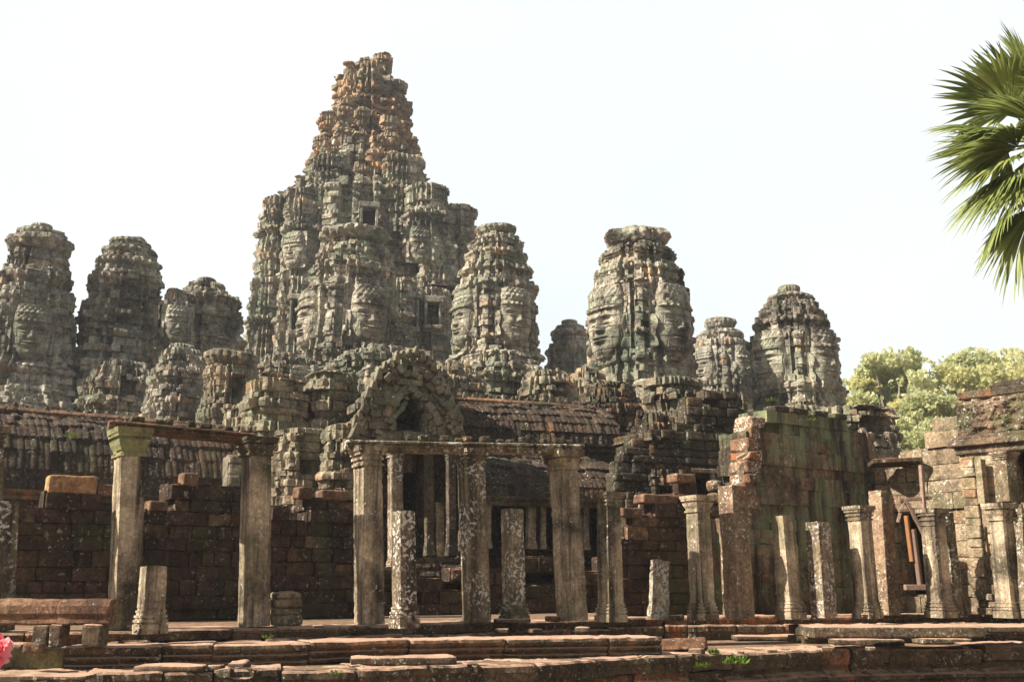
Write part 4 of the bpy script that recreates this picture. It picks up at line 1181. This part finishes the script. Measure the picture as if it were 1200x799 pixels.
# ================================================================== MIDDLE GALLERY (two roofs, openings with pillars)
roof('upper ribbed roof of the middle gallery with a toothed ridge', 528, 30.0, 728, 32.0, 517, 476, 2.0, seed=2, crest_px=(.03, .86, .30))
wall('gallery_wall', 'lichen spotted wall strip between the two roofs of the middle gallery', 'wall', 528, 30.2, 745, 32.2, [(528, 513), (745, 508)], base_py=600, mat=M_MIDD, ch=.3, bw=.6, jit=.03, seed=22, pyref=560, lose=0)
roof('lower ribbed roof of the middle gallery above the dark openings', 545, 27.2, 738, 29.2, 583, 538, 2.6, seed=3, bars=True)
wall('gallery_wall', 'dark back wall inside the openings of the middle gallery', 'wall', 545, 29.6, 745, 31.2, [(545, 570), (745, 570)], mat=M_DARK, ch=.35, bw=.7, jit=.02, seed=23, pyref=620, lose=0,
     holes=[(583, 582, 604, 640), (642, 584, 672, 640), (690, 584, 720, 640)])
for i, (bx, w_, lb) in enumerate(((571, 10, 'dark pillar of the gallery openings beside the lichen peppered pillar'), (622, 13, 'wider brown pillar in the gallery openings, left of a pair'), (636, 8, 'thin brown pillar in the gallery openings, right of a pair'),
        (686, 10, 'brown pillar in the gallery openings just right of the leaning pillar'), (735, 11, 'last brown pillar of the gallery openings, right of the ringed capital'))):
    pillar(lb, bx, 27.6 + (bx - 571) * .011, bx, 588, w_, M_MID, cap='plain', base=True, seed=50 + i, z0=at(bx, 642, 27.8).z, by=642, yaw=22, group='pillars in the openings of the middle gallery', caph=.2, baseh=.2)

# ================================================================== RUINED MASSES
wall('ruined_wall', 'greenish pale ruined building front with a small square window, left of the porch', 'building', 268, 27.5, 424, 29.0,
     [(268, 540), (285, 525), (300, 500), (330, 490), (352, 500), (372, 500), (400, 505), (424, 510)], mat=M_MID, ch=.27, bw=.38, jit=.10, seed=12, pyref=560,
     holes=[(340, 541, 351, 556), (375, 572, 414, 582)], lose=.12, thick=1.2, skew=.03, cham=.05)
def carved_front(label, px, Y, prof, seed, mat=M_MID, psi=PSI, orn=60, recs=(), res=.06, n=5.5, jit=.07, name='ruined_turret', redent=1.4, tiers_py=(), crownp=None):
    return tower(label, px, Y, prof, mat, psi, seed=seed, tiers_py=tiers_py, orn=orn, recs=recs, res=res, n_lo=n, n_hi=4.5, jit=jit, name=name, group='ruined turrets and carved masses', crownp=crownp)
carved_front('pale carved turret mass left of the porch, its left edge sunlit', 322, 28.6, [(620, 38), (560, 37), (500, 36), (470, 35), (448, 32)], 101, tiers_py=(505, 470), orn=70)
carved_front('low pale column-like turret just left of the porch pediment', 388, 29.2, [(620, 32), (520, 31), (470, 30), (440, 28)], 102, tiers_py=(500, 460), orn=60)
carved_front('rounded carved mass directly above the porch niche', 482, 29.5, [(560, 62), (500, 58), (465, 50), (440, 38), (420, 28), (416, 24)], 103, tiers_py=(470, 440), orn=90, jit=.08)
carved_front('small pale turret with slit window behind the left beam', 268, 38, [(560, 40), (520, 36), (480, 33), (455, 30), (432, 27)], 104, tiers_py=(478, 434), orn=50, crownp=[(432, 412, 28)], recs=[('front', .5, 445, 468, .5)])
carved_front('dark mass of lichened blocks under the two middle face towers', 715, 37, [(640, 52), (560, 48), (510, 46), (480, 40), (462, 34), (450, 20)], 105, M_MIDD, tiers_py=(505, 478), orn=120, jit=.14)
carved_front('small ruined turret with a dark hole beside the toothed ridge', 640, 40, [(560, 34), (500, 34), (465, 32), (445, 28), (436, 16)], 106, tiers_py=(462, 446), orn=60, recs=[('front', .7, 452, 470, .7)])
carved_front('jagged dark turret left of the mossy wall, thick with lichen', 850, 31, [(640, 48), (560, 46), (510, 43), (490, 38), (475, 26), (462, 12)], 107, M_MIDD, tiers_py=(520, 492), orn=160, jit=.15)
carved_front('pale stepped turret below the big right face tower', 790, 34, [(640, 46), (540, 44), (500, 40), (470, 36), (446, 32)], 108, M_MID, tiers_py=(500, 466), orn=100, jit=.13)
wall('ruined_wall', 'dark coursed building front with a square black window above the lotus pillar', 'building', 722, 28.2, 892, 29.8,
     [(722, 560), (735, 520), (760, 508), (800, 500), (812, 470), (840, 452), (860, 462), (880, 500), (892, 520)], mat=M_MIDD, ch=.25, bw=.38, jit=.08, seed=13, pyref=600,
     holes=[(814, 554, 834, 581), (857, 545, 869, 568)], frames=(0,), lose=.1, skew=.02, cham=.04, depth=2)
# baluster window behind the lotus pillar
bw_ = thing('baluster_window', 'window strip of turned stone balusters beside the lotus pillar', 'window', at(843, 700, 24.0))
for k in range(9):
    mb = MB(); crown(mb, .17, .30 * k, .26, k, 8); mb.build('baluster', M_COLR, bw_) if k < 9 else None
mb = MB(); v, q = rough((.5, .3, .35), 8, .03, .02, 3); mb.add(v + [0, 0, -.2], q); mb.build('sill', M_COLR, bw_)
carved_front('pale pilastered wall mass between the left beam and the ruined front', 292, 31, [(640, 34), (540, 33), (500, 32), (478, 30)], 120, tiers_py=(540, 505, 480), orn=50)
carved_front('square pilastered mass with cream edges right behind the second and third tall pillars', 352, 27.2, [(640, 33), (560, 32), (525, 32), (505, 31)], 121, tiers_py=(560, 528), orn=50, recs=[('front', .5, 541, 557, .5)])
carved_front('ornate stub of wall directly left of the thick cream pillar', 402, 26.6, [(640, 24), (560, 24), (520, 24), (500, 22)], 122, tiers_py=(556, 520), orn=40)
carved_front('broken tier of carved stone above the left end of the toothed ridge', 530, 36, [(560, 46), (480, 44), (455, 38), (436, 26), (428, 14)], 123, tiers_py=(470, 448), orn=70, jit=.13)
carved_front('heap of carved tiers under the large free-standing face tower, left side', 690, 42, [(560, 34), (480, 33), (455, 28), (440, 20), (432, 10)], 124, tiers_py=(470, 450), orn=70, jit=.13)
carved_front('dark carved mass between the square window and the mossy wall', 880, 27.2, [(640, 26), (560, 25), (520, 22), (498, 14)], 125, M_MIDD, tiers_py=(560, 525), orn=50)
carved_front('steep pile of dark weathered tiers above the sloping broken wall', 765, 29.5, [(640, 40), (560, 38), (520, 34), (500, 26), (486, 14)], 126, M_MIDD, tiers_py=(560, 520), orn=80, jit=.14)
carved_front('low carved tier in front of the central tower foot, left of the porch', 335, 44, [(560, 60), (470, 58), (440, 50), (425, 36), (418, 20)], 127, M_TOWER, tiers_py=(465, 440), orn=100, jit=.13)
carved_front('carved tier at the foot of the central tower above the porch', 450, 46, [(560, 70), (450, 66), (425, 56), (412, 40)], 128, M_TOWER, tiers_py=(445, 424), orn=110, jit=.13)
# vault ruin behind mossy wall
carved_front('collapsed vault end with a dark hollow, above the mossy wall', 998, 29.5, [(640, 50), (560, 50), (520, 48), (498, 44), (480, 38)], 109, M_MID, psi=24, tiers_py=(520, 492), orn=110, recs=[('front', 1.0, 486, 512, 1.0)], jit=.12)
carved_front('broken red and pale roof slope left of the collapsed vault', 940, 31, [(640, 50), (540, 50), (505, 48), (490, 44), (478, 30), (472, 12)], 110, M_MID, psi=24, tiers_py=(500,), orn=90, jit=.12)
carved_front('low stony mass at the left foot of the left face tower', 30, 42, [(620, 60), (520, 60), (490, 56), (470, 46), (455, 30)], 111, M_TOWERD, tiers_py=(480,), orn=80)
carved_front('dark gabled mass with small balustered niche below the round topped tower', 212, 41, [(620, 46), (500, 42), (470, 38), (440, 32), (415, 22), (405, 10)], 112, M_TOWERD, tiers_py=(470, 440), orn=120, jit=.12, recs=[('front', .9, 440, 466, .25)])
carved_front('broken pale mass with a dark cleft between the two left towers', 140, 43, [(620, 50), (500, 48), (470, 44), (440, 34), (425, 20)], 113, M_TOWER, tiers_py=(475, 450), orn=120, jit=.15, recs=[('front', .7, 445, 470, .7)])
carved_front('rubble mass on the slope under the middle face tower', 585, 42, [(640, 62), (500, 62), (470, 60), (445, 56), (425, 44), (415, 26)], 114, M_TOWER, tiers_py=(470, 440), orn=150, jit=.14)

# ================================================================== FACE TOWERS
def T3(a, b, n): return [a + (b - a) * i / (n - 1) for i in range(n)]
tower('leftmost face tower with heavy lotus crown and shadowed face', 40, 50, [(560, 66), (470, 63), (420, 59), (395, 54), (348, 46), (305, 34), (298, 27), (292, 26)], M_TOWERD, psi=28, seed=201, face=(404, 42), crownp=[(297, 279, 35), (281, 270, 24), (271, 263, 11)], tiers_py=(352, 325, 436), orn=110)
tower('second tower from left, ruined face, two loose stones on its crown', 148, 52, [(560, 60), (480, 58), (430, 54), (380, 49), (330, 41), (302, 31), (297, 22), (290, 22)], M_TOWERD, psi=30, seed=202, face=None, crownp=[(303, 292, 29), (293, 282, 22)], tiers_py=(395, 360, 330, 308), orn=130, jit=.14)
cst = at(136, 281, 52)
for i, dx in enumerate((-13, 13)):
    loose('loose stone on the crown of the second tower, on its %s side' % ('left', 'right')[i], 148 + dx * .7, 283, 0, (.8, .7, .32), 0, 120 + i, mat=M_TOWERD, name='crown_stone', cat='stone block', Y=51.6, r=.12, group=None)
tower('low broad ruined tower with a round knob stone on top, third from left', 238, 56, [(560, 54), (470, 52), (420, 50), (380, 48), (352, 40), (340, 24), (334, 10)], M_TOWERD, psi=34, seed=203, crownp=[(338, 326, 11)], tiers_py=(400, 370, 352), orn=150, jit=.15, n_lo=3.2)
tower('dark face turret crouching left of the knob topped tower', 205, 52, [(560, 30), (450, 28), (400, 27), (360, 22), (345, 14), (340, 8)], M_TOWERD, psi=30, seed=213, face=(388, 30), tiers_py=(362,), orn=60)
tower('face tower in front of the central mass, two faces and worn flat crown', 412, 58, [(600, 66), (470, 64), (430, 62), (395, 60), (350, 56), (310, 48), (290, 36), (286, 28)], M_TOWER, psi=32, seed=204, face=(386, 46), crownp=[(287, 271, 38)], tiers_py=(345, 318, 300, 420), orn=150)
tower('slender conical face tower right of the central mass', 581, 56, [(600, 66), (470, 60), (435, 52), (380, 49), (335, 45), (300, 35), (280, 25), (274, 20)], M_TOWER, psi=32, seed=205, face=(384, 43), crownp=[(277, 266, 22)], tiers_py=(338, 318, 300, 284, 420), orn=150)
tower('largest free-standing face tower, broad lotus crown, two calm faces', 748, 52, [(600, 68), (470, 66), (440, 62), (425, 60), (380, 59), (335, 53), (305, 45), (297, 40), (295, 29), (288, 28)], M_TOWER, psi=38, seed=206, face=(393, 57), crownp=[(293, 272, 36)], tiers_py=(340, 320, 300, 426), orn=120)
tower('small distant tower peeping out between the two middle face towers', 668, 78, [(560, 36), (450, 32), (420, 28), (395, 22), (386, 18)], M_TOWER, psi=36, seed=207, crownp=[(396, 387, 21), (388, 381, 15), (382, 375, 9)], tiers_py=(430, 410), orn=60, res=.12)
tower('distant narrow tower with a double disc crown', 845, 70, [(560, 40), (470, 38), (430, 35), (405, 31), (396, 24), (390, 15), (385, 13)], M_TOWERD, psi=38, seed=208, face=(436, 30), crownp=[(400, 388, 25), (386, 373, 17)], tiers_py=(440, 420), orn=80, res=.11)
tower('rightmost face tower with ragged stepped crown', 929, 54, [(600, 64), (500, 60), (465, 54), (452, 50), (410, 48), (375, 40), (358, 30), (352, 20)], M_TOWER, psi=36, seed=209, face=(433, 47), crownp=[(357, 346, 25), (346, 335, 12)], tiers_py=(398, 378, 362, 455), orn=140)

# ================================================================== CENTRAL TOWER
YC = 78
cz = lambda py: at(430, py, YC).z
cm_ = mpp(430, 250, YC)
cc = at(427, 250, YC)
ct = thing('central_tower', 'huge central temple tower rising to a ragged orange and grey spire', 'tower', (cc.x, cc.y, 0), R(33))
def cz2(ps): return [cz(p) for p in ps]
mb = MB(); tube(mb, cz2((560, 440, 330, 250, 235)), [h * cm_ / 1.1 for h in (126, 120, 112, 102, 98)], res=.13, ch=.5, bw=.9, jit=.14, seed=300, n_lo=2.3, n_hi=2.2, tiers=[(cz(p), .6, .4) for p in (345, 250)], redent=1.3, orn=260,
                recs=[(-90 + 26, 1.6, cz(398), cz(352), 1.5)], rag=.1)
mb.build('lower_body', M_TOWER, ct)
mb = MB(); tube(mb, cz2((260, 225, 205, 188, 182)), [h * cm_ / 1.1 for h in (86, 76, 68, 62, 52)], res=.12, ch=.45, bw=.8, jit=.16, seed=301, n_lo=2.4, n_hi=2.3, tiers=[(cz(p), .5, .35) for p in (225, 203)], redent=1.4, orn=160, rag=.1,
                recs=[(-90 - 14, 1.3, cz(278), cz(240), 2.0)])
mb.build('middle_body', M_TOWER, ct)
mb = MB(); tube(mb, cz2((195, 175, 150, 128, 100, 80, 72)), [h * cm_ / 1.12 for h in (55, 50, 43, 36, 30, 20, 10)], res=.1, ch=.42, bw=.7, jit=.2, seed=302, n_lo=3.0, n_hi=2.6, tiers=[(cz(p), .45, .4) for p in (175, 150, 128)], redent=2.4, orn=220, rag=.35)
mb.build('spire', M_SPIRE, ct)
# clusters of standing stones and pinnacles on the spire
def chunk(px, p0, p1, hwpx, dy, seed, mat, name, jit=.18, n=3., red=1.5):
    c = at(px, (p0 + p1) / 2, YC + dy)
    m = MB(); zs = [at(px, p0, YC + dy).z, at(px, p0 + (p1 - p0) * .6, YC + dy).z, at(px, p1, YC + dy).z]
    dx, dy_ = c.x - cc.x, c.y - cc.y; a = -R(33)
    tube(m, zs, [hwpx * cm_ / 1.1, hwpx * cm_ / 1.15, hwpx * .82 * cm_], res=.12, ch=.42, bw=.7, jit=jit, seed=seed, n_lo=n, n_hi=2.4, tiers=[(zs[1], .45, .25)], redent=red, rag=.12, orn=40,
         cx=dx * math.cos(a) - dy_ * math.sin(a), cy=dx * math.sin(a) + dy_ * math.cos(a))
    return m.build(name, mat, ct)
for i, (px, p0, p1, hw_, dy) in enumerate(((447, 135, 66, 13, 0), (434, 160, 80, 18, 1), (409, 150, 75, 8, -1), (399, 175, 90, 9, 0), (465, 175, 96, 12, 0), (384, 205, 134, 12, -1), (472, 215, 120, 10, 0), (481, 220, 163, 12, -1),
        (375, 220, 162, 10, -1), (456, 205, 138, 9, -4), (441, 205, 160, 9, -5), (423, 205, 128, 8, -3.5), (404, 205, 118, 9, -3), (392, 215, 176, 12, -4), (462, 215, 182, 13, -5), (426, 215, 190, 12, -5.5), (484, 190, 172, 8, 2), (369, 200, 182, 8, 1))):
    chunk(px, p0, p1, hw_, dy, 320 + i, M_SPIRE, 'pinnacle', jit=.16)
for i, (px, p0, p1, hw_, dy) in enumerate(((330, 330, 236, 26, -3), (312, 440, 330, 22, -5), (352, 330, 226, 20, -6), (318, 345, 262, 19, 0), (500, 300, 222, 26, -7), (535, 330, 246, 24, -3), (515, 340, 258, 22, -7), (472, 280, 188, 25, -5), (385, 280, 188, 25, -5), (350, 440, 330, 24, -9), (500, 430, 342, 26, -8), (532, 430, 330, 26, -5), (465, 430, 330, 22, -10))):
    o = chunk(px, p0, p1, hw_, dy, 340 + i, M_TOWER, 'turret', jit=.12)
# faces and doorways on the central body
def cface(px, py, dy, wpx, rz, seed):
    c = at(px, py, YC + dy); dx, dyy = c.x - cc.x, c.y - cc.y; a = -R(33)
    o = face_mesh(wpx * cm_, seed).build('carved_face', M_TOWER, ct)
    o.location = (dx * math.cos(a) - dyy * math.sin(a), dx * math.sin(a) + dyy * math.cos(a), c.z); o.rotation_euler = (0, 0, R(rz))
cface(493, 290, -8.7, 26, -8, 1); cface(513, 298, -8.8, 20, 30, 2); cface(344, 296, -7.5, 26, -60, 3)
def cdoor(x0, y0, x1, y1, dy, nm='doorway', pf=.35):
    """stone door frame round a dark room, standing on the central body"""
    a = at(x0, y1, YC + dy); b = at(x1, y0, YC + dy); W = b.x - a.x; H = b.z - a.z; an = -R(33)
    f = MB(); fw = .18
    for lo, hi in (((-fw, -.3, 0), (0, .6, H)), ((W, -.3, 0), (W + fw, .6, H)), ((-fw * 1.6, -.4, H), (W + fw * 1.6, .6, H + .4)), ((-fw * 1.4, -.4, -.3), (W + fw * 1.4, .6, 0))):
        f.add(block_verts(lo, hi, .04, RS, .03), TQ, TT, .7)
    o = f.build(nm, M_TOWER, ct)
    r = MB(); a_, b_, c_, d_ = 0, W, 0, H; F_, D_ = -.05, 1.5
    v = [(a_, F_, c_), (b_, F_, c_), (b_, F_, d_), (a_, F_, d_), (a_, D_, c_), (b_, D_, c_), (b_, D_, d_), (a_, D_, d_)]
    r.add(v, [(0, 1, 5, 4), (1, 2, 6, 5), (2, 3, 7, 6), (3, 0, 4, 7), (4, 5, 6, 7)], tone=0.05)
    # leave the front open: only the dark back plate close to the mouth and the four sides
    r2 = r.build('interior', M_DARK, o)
    dx, dyy = a.x - cc.x, a.y - cc.y
    o.location = (dx * math.cos(an) - dyy * math.sin(an), dx * math.sin(an) + dyy * math.cos(an), a.z); o.rotation_euler = (0, 0, R(-33 + 10))
cdoor(424, 244, 440, 276, -8.4)
cdoor(500, 355, 514, 381, -10.3)
cdoor(478, 350, 488, 384, -10.6)
cdoor(342, 352, 350, 388, -11.3)

# ================================================================== BACKGROUND TREES
def limb(mb, a, b, r0, r1, n=7, seg=6, bend=.0, seed=0):
    rs = np.random.RandomState(seed); a = np.array(a, float); b = np.array(b, float); d = b - a
    rings = []
    for i in range(seg + 1):
        t = i / seg; c = a + d * t + rs.uniform(-bend, bend, 3) * (0 < i < seg)
        r = r0 + (r1 - r0) * t; an = np.arange(n) / n * 2 * math.pi
        rings.append(c + np.stack([np.cos(an) * r, np.sin(an) * r, an * 0], -1))
    V = np.vstack(rings); i = np.arange((seg + 1) * n).reshape(seg + 1, n)
    q = np.stack([i[:-1], np.roll(i[:-1], -1, 1), np.roll(i[1:], -1, 1), i[1:]], -1).reshape(-1, 4)
    mb.add(V, q, None, .5)
def tree(label, px, ptop, Y, rw, mat, seed, nleaf=22000, leaf=.26):
    rs = np.random.RandomState(seed)
    top = at(px, ptop, Y); base = Vector((top.x, top.y, GZ)); H = top.z - GZ
    root = thing('broadleaf_tree', label, 'tree', base, 0, 'trees behind the ruins')
    tb = MB(); limb(tb, (0, 0, 0), (0, 0, H * .45), .5, .34, 9, 6, .15, seed)
    C = []
    for k in range(34):
        a = rs.uniform(0, 2 * math.pi); f = rs.uniform(.12, 1.0)
        zz = H * (.30 + .66 * f); rr = rw * math.sqrt(max(.05, 1 - (max(0, f - .45) / .62) ** 2)) * rs.uniform(.25, 1.0)
        c = (math.cos(a) * rr, math.sin(a) * rr, zz)
        C.append((np.array(c), rs.uniform(.9, 1.9) * rw / 6.5))
        limb(tb, (0, 0, H * rs.uniform(.25, .5)), c, .2, .04, 5, 5, .35, seed + k)
    tb.build('trunk', M_BARK, root)
    P = []
    for c, r in C:
        n = int(nleaf * r ** 2 / sum(x[1] ** 2 for x in C))
        d = rs.normal(size=(n, 3)); d /= np.linalg.norm(d, axis=1)[:, None]
        rad = r * rs.uniform(.35, 1.15, n) ** .6
        P.append(c + d * rad[:, None] * [1.25, 1.25, .75])
    P = np.vstack(P); n = len(P)
    keep = fbm(P + seed, .75, seed, 2) > -.02; P = P[keep]; n = len(P)
    a = rs.normal(size=(n, 3)); a /= np.linalg.norm(a, axis=1)[:, None]; b = np.cross(a, rs.normal(size=(n, 3))); b /= np.linalg.norm(b, axis=1)[:, None]
    s = leaf * rs.uniform(.6, 1.3, n)[:, None]
    V = np.stack([P - a * s, P + b * s * .55, P + a * s, P - b * s * .55], 1).reshape(-1, 3)
    q = np.arange(n * 4).reshape(n, 4)
    m = MB(); m.add(V, q, None, np.repeat(np.clip(rs.normal(.5, .25, n), 0, 1), 4)); m.build('crown', mat, root)
tree('light airy tree nearest the collapsed vault, pale green', 1040, 408, 88, 5.6, M_LEAF, 1)
tree('tallest pale tree behind the ruins, its top just right of the first', 1068, 402, 100, 5.5, M_LEAF, 2)
tree('green tree in the middle of the background grove', 1112, 412, 94, 6.6, M_LEAF, 3)
tree('yellow green tree behind the carved frieze', 1160, 420, 86, 6.0, M_LEAF2, 4)
tree('yellow tinged tree at the right edge beyond the pavilion', 1205, 412, 92, 7, M_LEAF2, 5)
tree('low bushy tree seen over the thin projecting slab', 1075, 465, 72, 4.8, M_LEAF, 6, leaf=.22)
tree('low yellowish tree seen left of the carved frieze', 1118, 468, 74, 4.6, M_LEAF2, 7, leaf=.22)
tree('feathery tree crown rising above the others near the rightmost tower', 1030, 425, 90, 4.5, M_LEAF2, 9)
tree('slender tree just beside the rightmost face tower', 1008, 440, 96, 3.4, M_LEAF, 8, 9000)

# ================================================================== PALM
pc = at(1233, 166, 15.5)
palm = thing('fan_palm', 'fan palm reaching in from the right edge above the ruins', 'palm', (pc.x + .15, pc.y, GZ))
mb = MB(); H = pc.z - GZ
rs = np.random.RandomState(9)
limb(mb, (0, 0, 0), (-.15, 0, H - .3), .2, .15, 12, 30, .012, 3); mb.build('trunk', M_BARK, palm)
def fan(ang, elev, pet, rad, roll, seed, dry=False):
    rs = np.random.RandomState(seed)
    mb = MB()
    d = Vector((math.cos(ang) * math.cos(elev), math.sin(ang) * math.cos(elev), math.sin(elev)))
    hub = d * pet
    side = d.cross(Vector((0, 0, 1))).normalized(); up = side.cross(d).normalized()
    side, up = (side * math.cos(roll) + up * math.sin(roll)), (up * math.cos(roll) - side * math.sin(roll))
    # petiole
    a = np.array((0, 0, 0.)); b = np.array(hub)
    for k in range(1):
        w_ = .022
        sv = np.array(side) * w_; uv = np.array(up) * w_
        V = [a - sv * 1.6, a + uv, a + sv * 1.6, a - uv, b - sv, b + uv, b + sv, b - uv]
        mb.add(V, [(0, 1, 5, 4), (1, 2, 6, 5), (2, 3, 7, 6), (3, 0, 4, 7)], None, .9)
    n = 34
    for i in range(n):
        t = (i + .5) / n * 2 - 1
        th = t * R(78) + rs.normal(0, .02)
        L_ = rad * (1 - .28 * abs(t) ** 1.6) * rs.uniform(.88, 1.08)
        dirn = d * math.cos(th) + side * math.sin(th)
        lift = up * (.18 * math.cos(th * .5))
        droop = rs.uniform(.05, .22) + (.35 if dry else 0)
        wl = L_ * 2 * math.sin(R(78) / n) * .55 * .80
        per = (side * math.cos(th) - d * math.sin(th))
        ks = 7; row = []
        for k in range(ks + 1):
            f = k / ks
            c = hub + dirn * (L_ * f) + lift * L_ * f * (1 - f) * .9 - Vector((0, 0, 1)) * droop * L_ * max(0, f - .35) ** 2 * 1.6
            wd = wl * (min(1, f * 1.75) if f < .57 else (1 - f) / .43 * .98 + .02)
            c1 = c + per * wd; c2 = c - per * wd; cm2 = c + up * wd * .55
            row += [c1, cm2, c2]
        V = np.array([list(x) for x in row])
        q = []
        for k in range(ks):
            o_ = k * 3
            q += [(o_, o_ + 1, o_ + 4, o_ + 3), (o_ + 1, o_ + 2, o_ + 5, o_ + 4)]
        mb.add(V, q, None, float(np.clip(rs.normal(.45, .2), 0, 1)) )
    o = mb.build('dry_frond' if dry else 'frond', M_PALMD if dry else M_PALM, palm); o.location = (-.15, 0, H)
for (a_, e_, p_, r_, ro, dr) in ((182, 56, .7, 1.3, -.2, 0), (181, 0, .62, 1.3, .1, 0), (186, -27, .7, 1.35, .1, 0), (176, 74, 1.0, 1.3, .3, 0), (187, 40, .85, 1.32, -.35, 0), (172, 12, .72, 1.36, .4, 0), (190, -12, .66, 1.38, -.25, 0), (176, -42, .9, 1.38, .35, 0), (192, -68, 1.25, 1.5, .2, 0), (182, -56, 1.1, 1.45, -.2, 0), (150, 60, .9, 1.25, -.4, 0),
        (215, 48, .7, 1.3, .2, 0), (228, 5, .7, 1.3, .5, 0), (220, -35, .7, 1.3, -.4, 0), (140, 50, .7, 1.3, .4, 0), (132, 5, .7, 1.3, -.4, 0), (138, -30, .7, 1.3, .3, 0), (100, 30, .7, 1.3, 0, 0), (90, -20, .7, 1.3, .4, 0),
        (268, 35, .7, 1.3, .3, 0), (272, -15, .7, 1.3, -.3, 0), (310, 50, .7, 1.3, 0, 0), (320, 0, .7, 1.3, .3, 0), (0, 35, .7, 1.3, 0, 0), (10, -20, .7, 1.3, .4, 0), (45, 20, .7, 1.3, -.3, 0), (50, -40, .7, 1.3, 0, 0), (0, 80, .6, 1.2, 0, 0), (165, -80, .6, 1.2, 0, 1), (300, -75, .6, 1.1, 0, 1)):
    fan(R(a_), R(e_), p_, r_, ro, 400 + a_, dry=bool(dr))

# ================================================================== WEEDS AND BLOSSOM
def weed(label, px, py, z, s, seed, n=26):
    rs = np.random.RandomState(seed); p = ground(px, py, z); mb = MB()
    for k in range(n):
        a = rs.uniform(0, 6.28); e = rs.uniform(.2, 1.4); L_ = s * rs.uniform(.5, 1.2); w_ = L_ * .2
        d = np.array([math.cos(a) * math.cos(e), math.sin(a) * math.cos(e), math.sin(e)]); sd2 = np.array([-math.sin(a), math.cos(a), 0]) * w_
        b0 = np.array([rs.uniform(-s, s) * 1.1, rs.uniform(-s, s) * .4, 0])
        mb.add([b0, b0 + d * L_ * .5 + sd2, b0 + d * L_, b0 + d * L_ * .5 - sd2], [(0, 1, 2, 3)], None, rs.rand())
    o = mb.build('weed', M_WEED); o.location = (p.x, p.y + .02, z)
    tag(o, label, 'weed', 'weeds in the joints of the terrace')
weed('larger clump of bright green weeds hanging on the lowest step', 862, 778, -.58, .15, 1, 60)
weed('smaller green weed clump left of the larger one on the lowest step', 825, 782, -.58, .11, 2, 40)
weed('yellowish green weeds on the ledge beside the tilted orange slab', 838, 766, -.46, .10, 3, 36)
weed('tiny weed tuft in the moulded step near the photo centre', 578, 762, -.4, .06, 4)
def sprig(label, px, py, Y, s_, seed):
    weed(label, 600, 760, -.4, s_, seed, 30); o = bpy.context.scene.collection.objects[-1]
    p = at(px, py, Y); o.location = p; o['group'] = 'plants rooted in the stonework'
sprig('yellow green sprig growing on the left ribbed roof', 84, 512, 25.0, .12, 31)
sprig('small plant rooted on the left tower foot', 178, 462, 40.5, .16, 32)
sprig('green tuft growing from the low ruin top beside the rightmost face tower', 905, 470, 31, .14, 33)
sprig('small fern in the joint of the mossy wall top', 950, 493, 24.0, .09, 34)
weed('small tuft of grass on the upper step between the second and third tall pillars', 312, 747, -.12, .07, 5)
weed('small weed on the bottom step edge below the third tall pillar', 392, 790, -.5, .07, 6)

fl = thing('pink_flower', 'ruffled pink blossom at the left edge before the steps', 'flower', at(-7, 765, 3.2) * 1.0)
fb = at(-7, 765, 3.2); fl.location = (fb.x, fb.y, GZ)
rs = np.random.RandomState(2); hz = fb.z - GZ
mb = MB(); limb(mb, (0, 0, 0), (0, 0, hz - .01), .006, .004, 6, 14, .004, 1); mb.build('stem', M_WEED, fl)
for k in range(16):
    nu = 14; lay = k // 5; a0 = k * 2.4; tilt_ = (.25, .65, 1.05, 1.3)[lay]; Rr = .050 * (1.05, 1.0, .85, .6)[lay]
    U, V_ = np.meshgrid(np.linspace(-1, 1, nu), np.linspace(0, 1, nu))
    rr = V_ * Rr; wd = np.sin(V_ * 2.2) * Rr * .75
    x = U * wd; y = rr * math.cos(tilt_) ; z = rr * math.sin(tilt_) + .10 * Rr * np.sin(U * 8 + k) * V_ ** 2 - .3 * Rr * V_ ** 2 * (1 if lay == 0 else 0) + .1 * Rr * U ** 2
    y = y + .06 * Rr * np.sin(U * 11 + k * 2) * V_ ** 2
    X = x * math.cos(a0) - y * math.sin(a0); Y_ = x * math.sin(a0) + y * math.cos(a0)
    i = np.arange(nu * nu).reshape(nu, nu)
    # blossom nods towards the viewer
    c_, s_ = math.cos(R(62)), math.sin(R(62))
    Y2 = Y_ * c_ - z * s_; Z2 = Y_ * s_ + z * c_
    mb = MB(); mb.add(np.stack([X, Y2, Z2 + hz], -1).reshape(-1, 3), np.stack([i[:-1, :-1], i[:-1, 1:], i[1:, 1:], i[1:, :-1]], -1).reshape(-1, 4), None, rs.rand())
    mb.build('petal', M_PINK, fl, smooth=True)

# ================================================================== HAZE
me = bpy.data.meshes.new('haze')
X0, X1, Y0, Y1, Z0, Z1 = -245, 245, -65, 265, GZ - 1.0, 52
me.from_pydata([(X0, Y0, Z0), (X1, Y0, Z0), (X1, Y1, Z0), (X0, Y1, Z0), (X0, Y0, Z1), (X1, Y0, Z1), (X1, Y1, Z1), (X0, Y1, Z1)], [],
               [(0, 3, 2, 1), (4, 5, 6, 7), (0, 1, 5, 4), (1, 2, 6, 5), (2, 3, 7, 6), (3, 0, 4, 7)])
hm = bpy.data.materials.new('haze'); hm.use_nodes = True; hm.node_tree.nodes.clear()
ho = hm.node_tree.nodes.new('ShaderNodeOutputMaterial'); hv = hm.node_tree.nodes.new('ShaderNodeVolumePrincipled')
hv.inputs['Color'].default_value = (.95, .97, 1, 1); hv.inputs['Density'].default_value = .0006; hv.inputs['Anisotropy'].default_value = .3
hm.node_tree.links.new(hv.outputs[0], ho.inputs['Volume'])
me.materials.append(hm)
hz_o = bpy.data.objects.new('haze', me); COL.objects.link(hz_o); hz_o['kind'] = 'stuff'
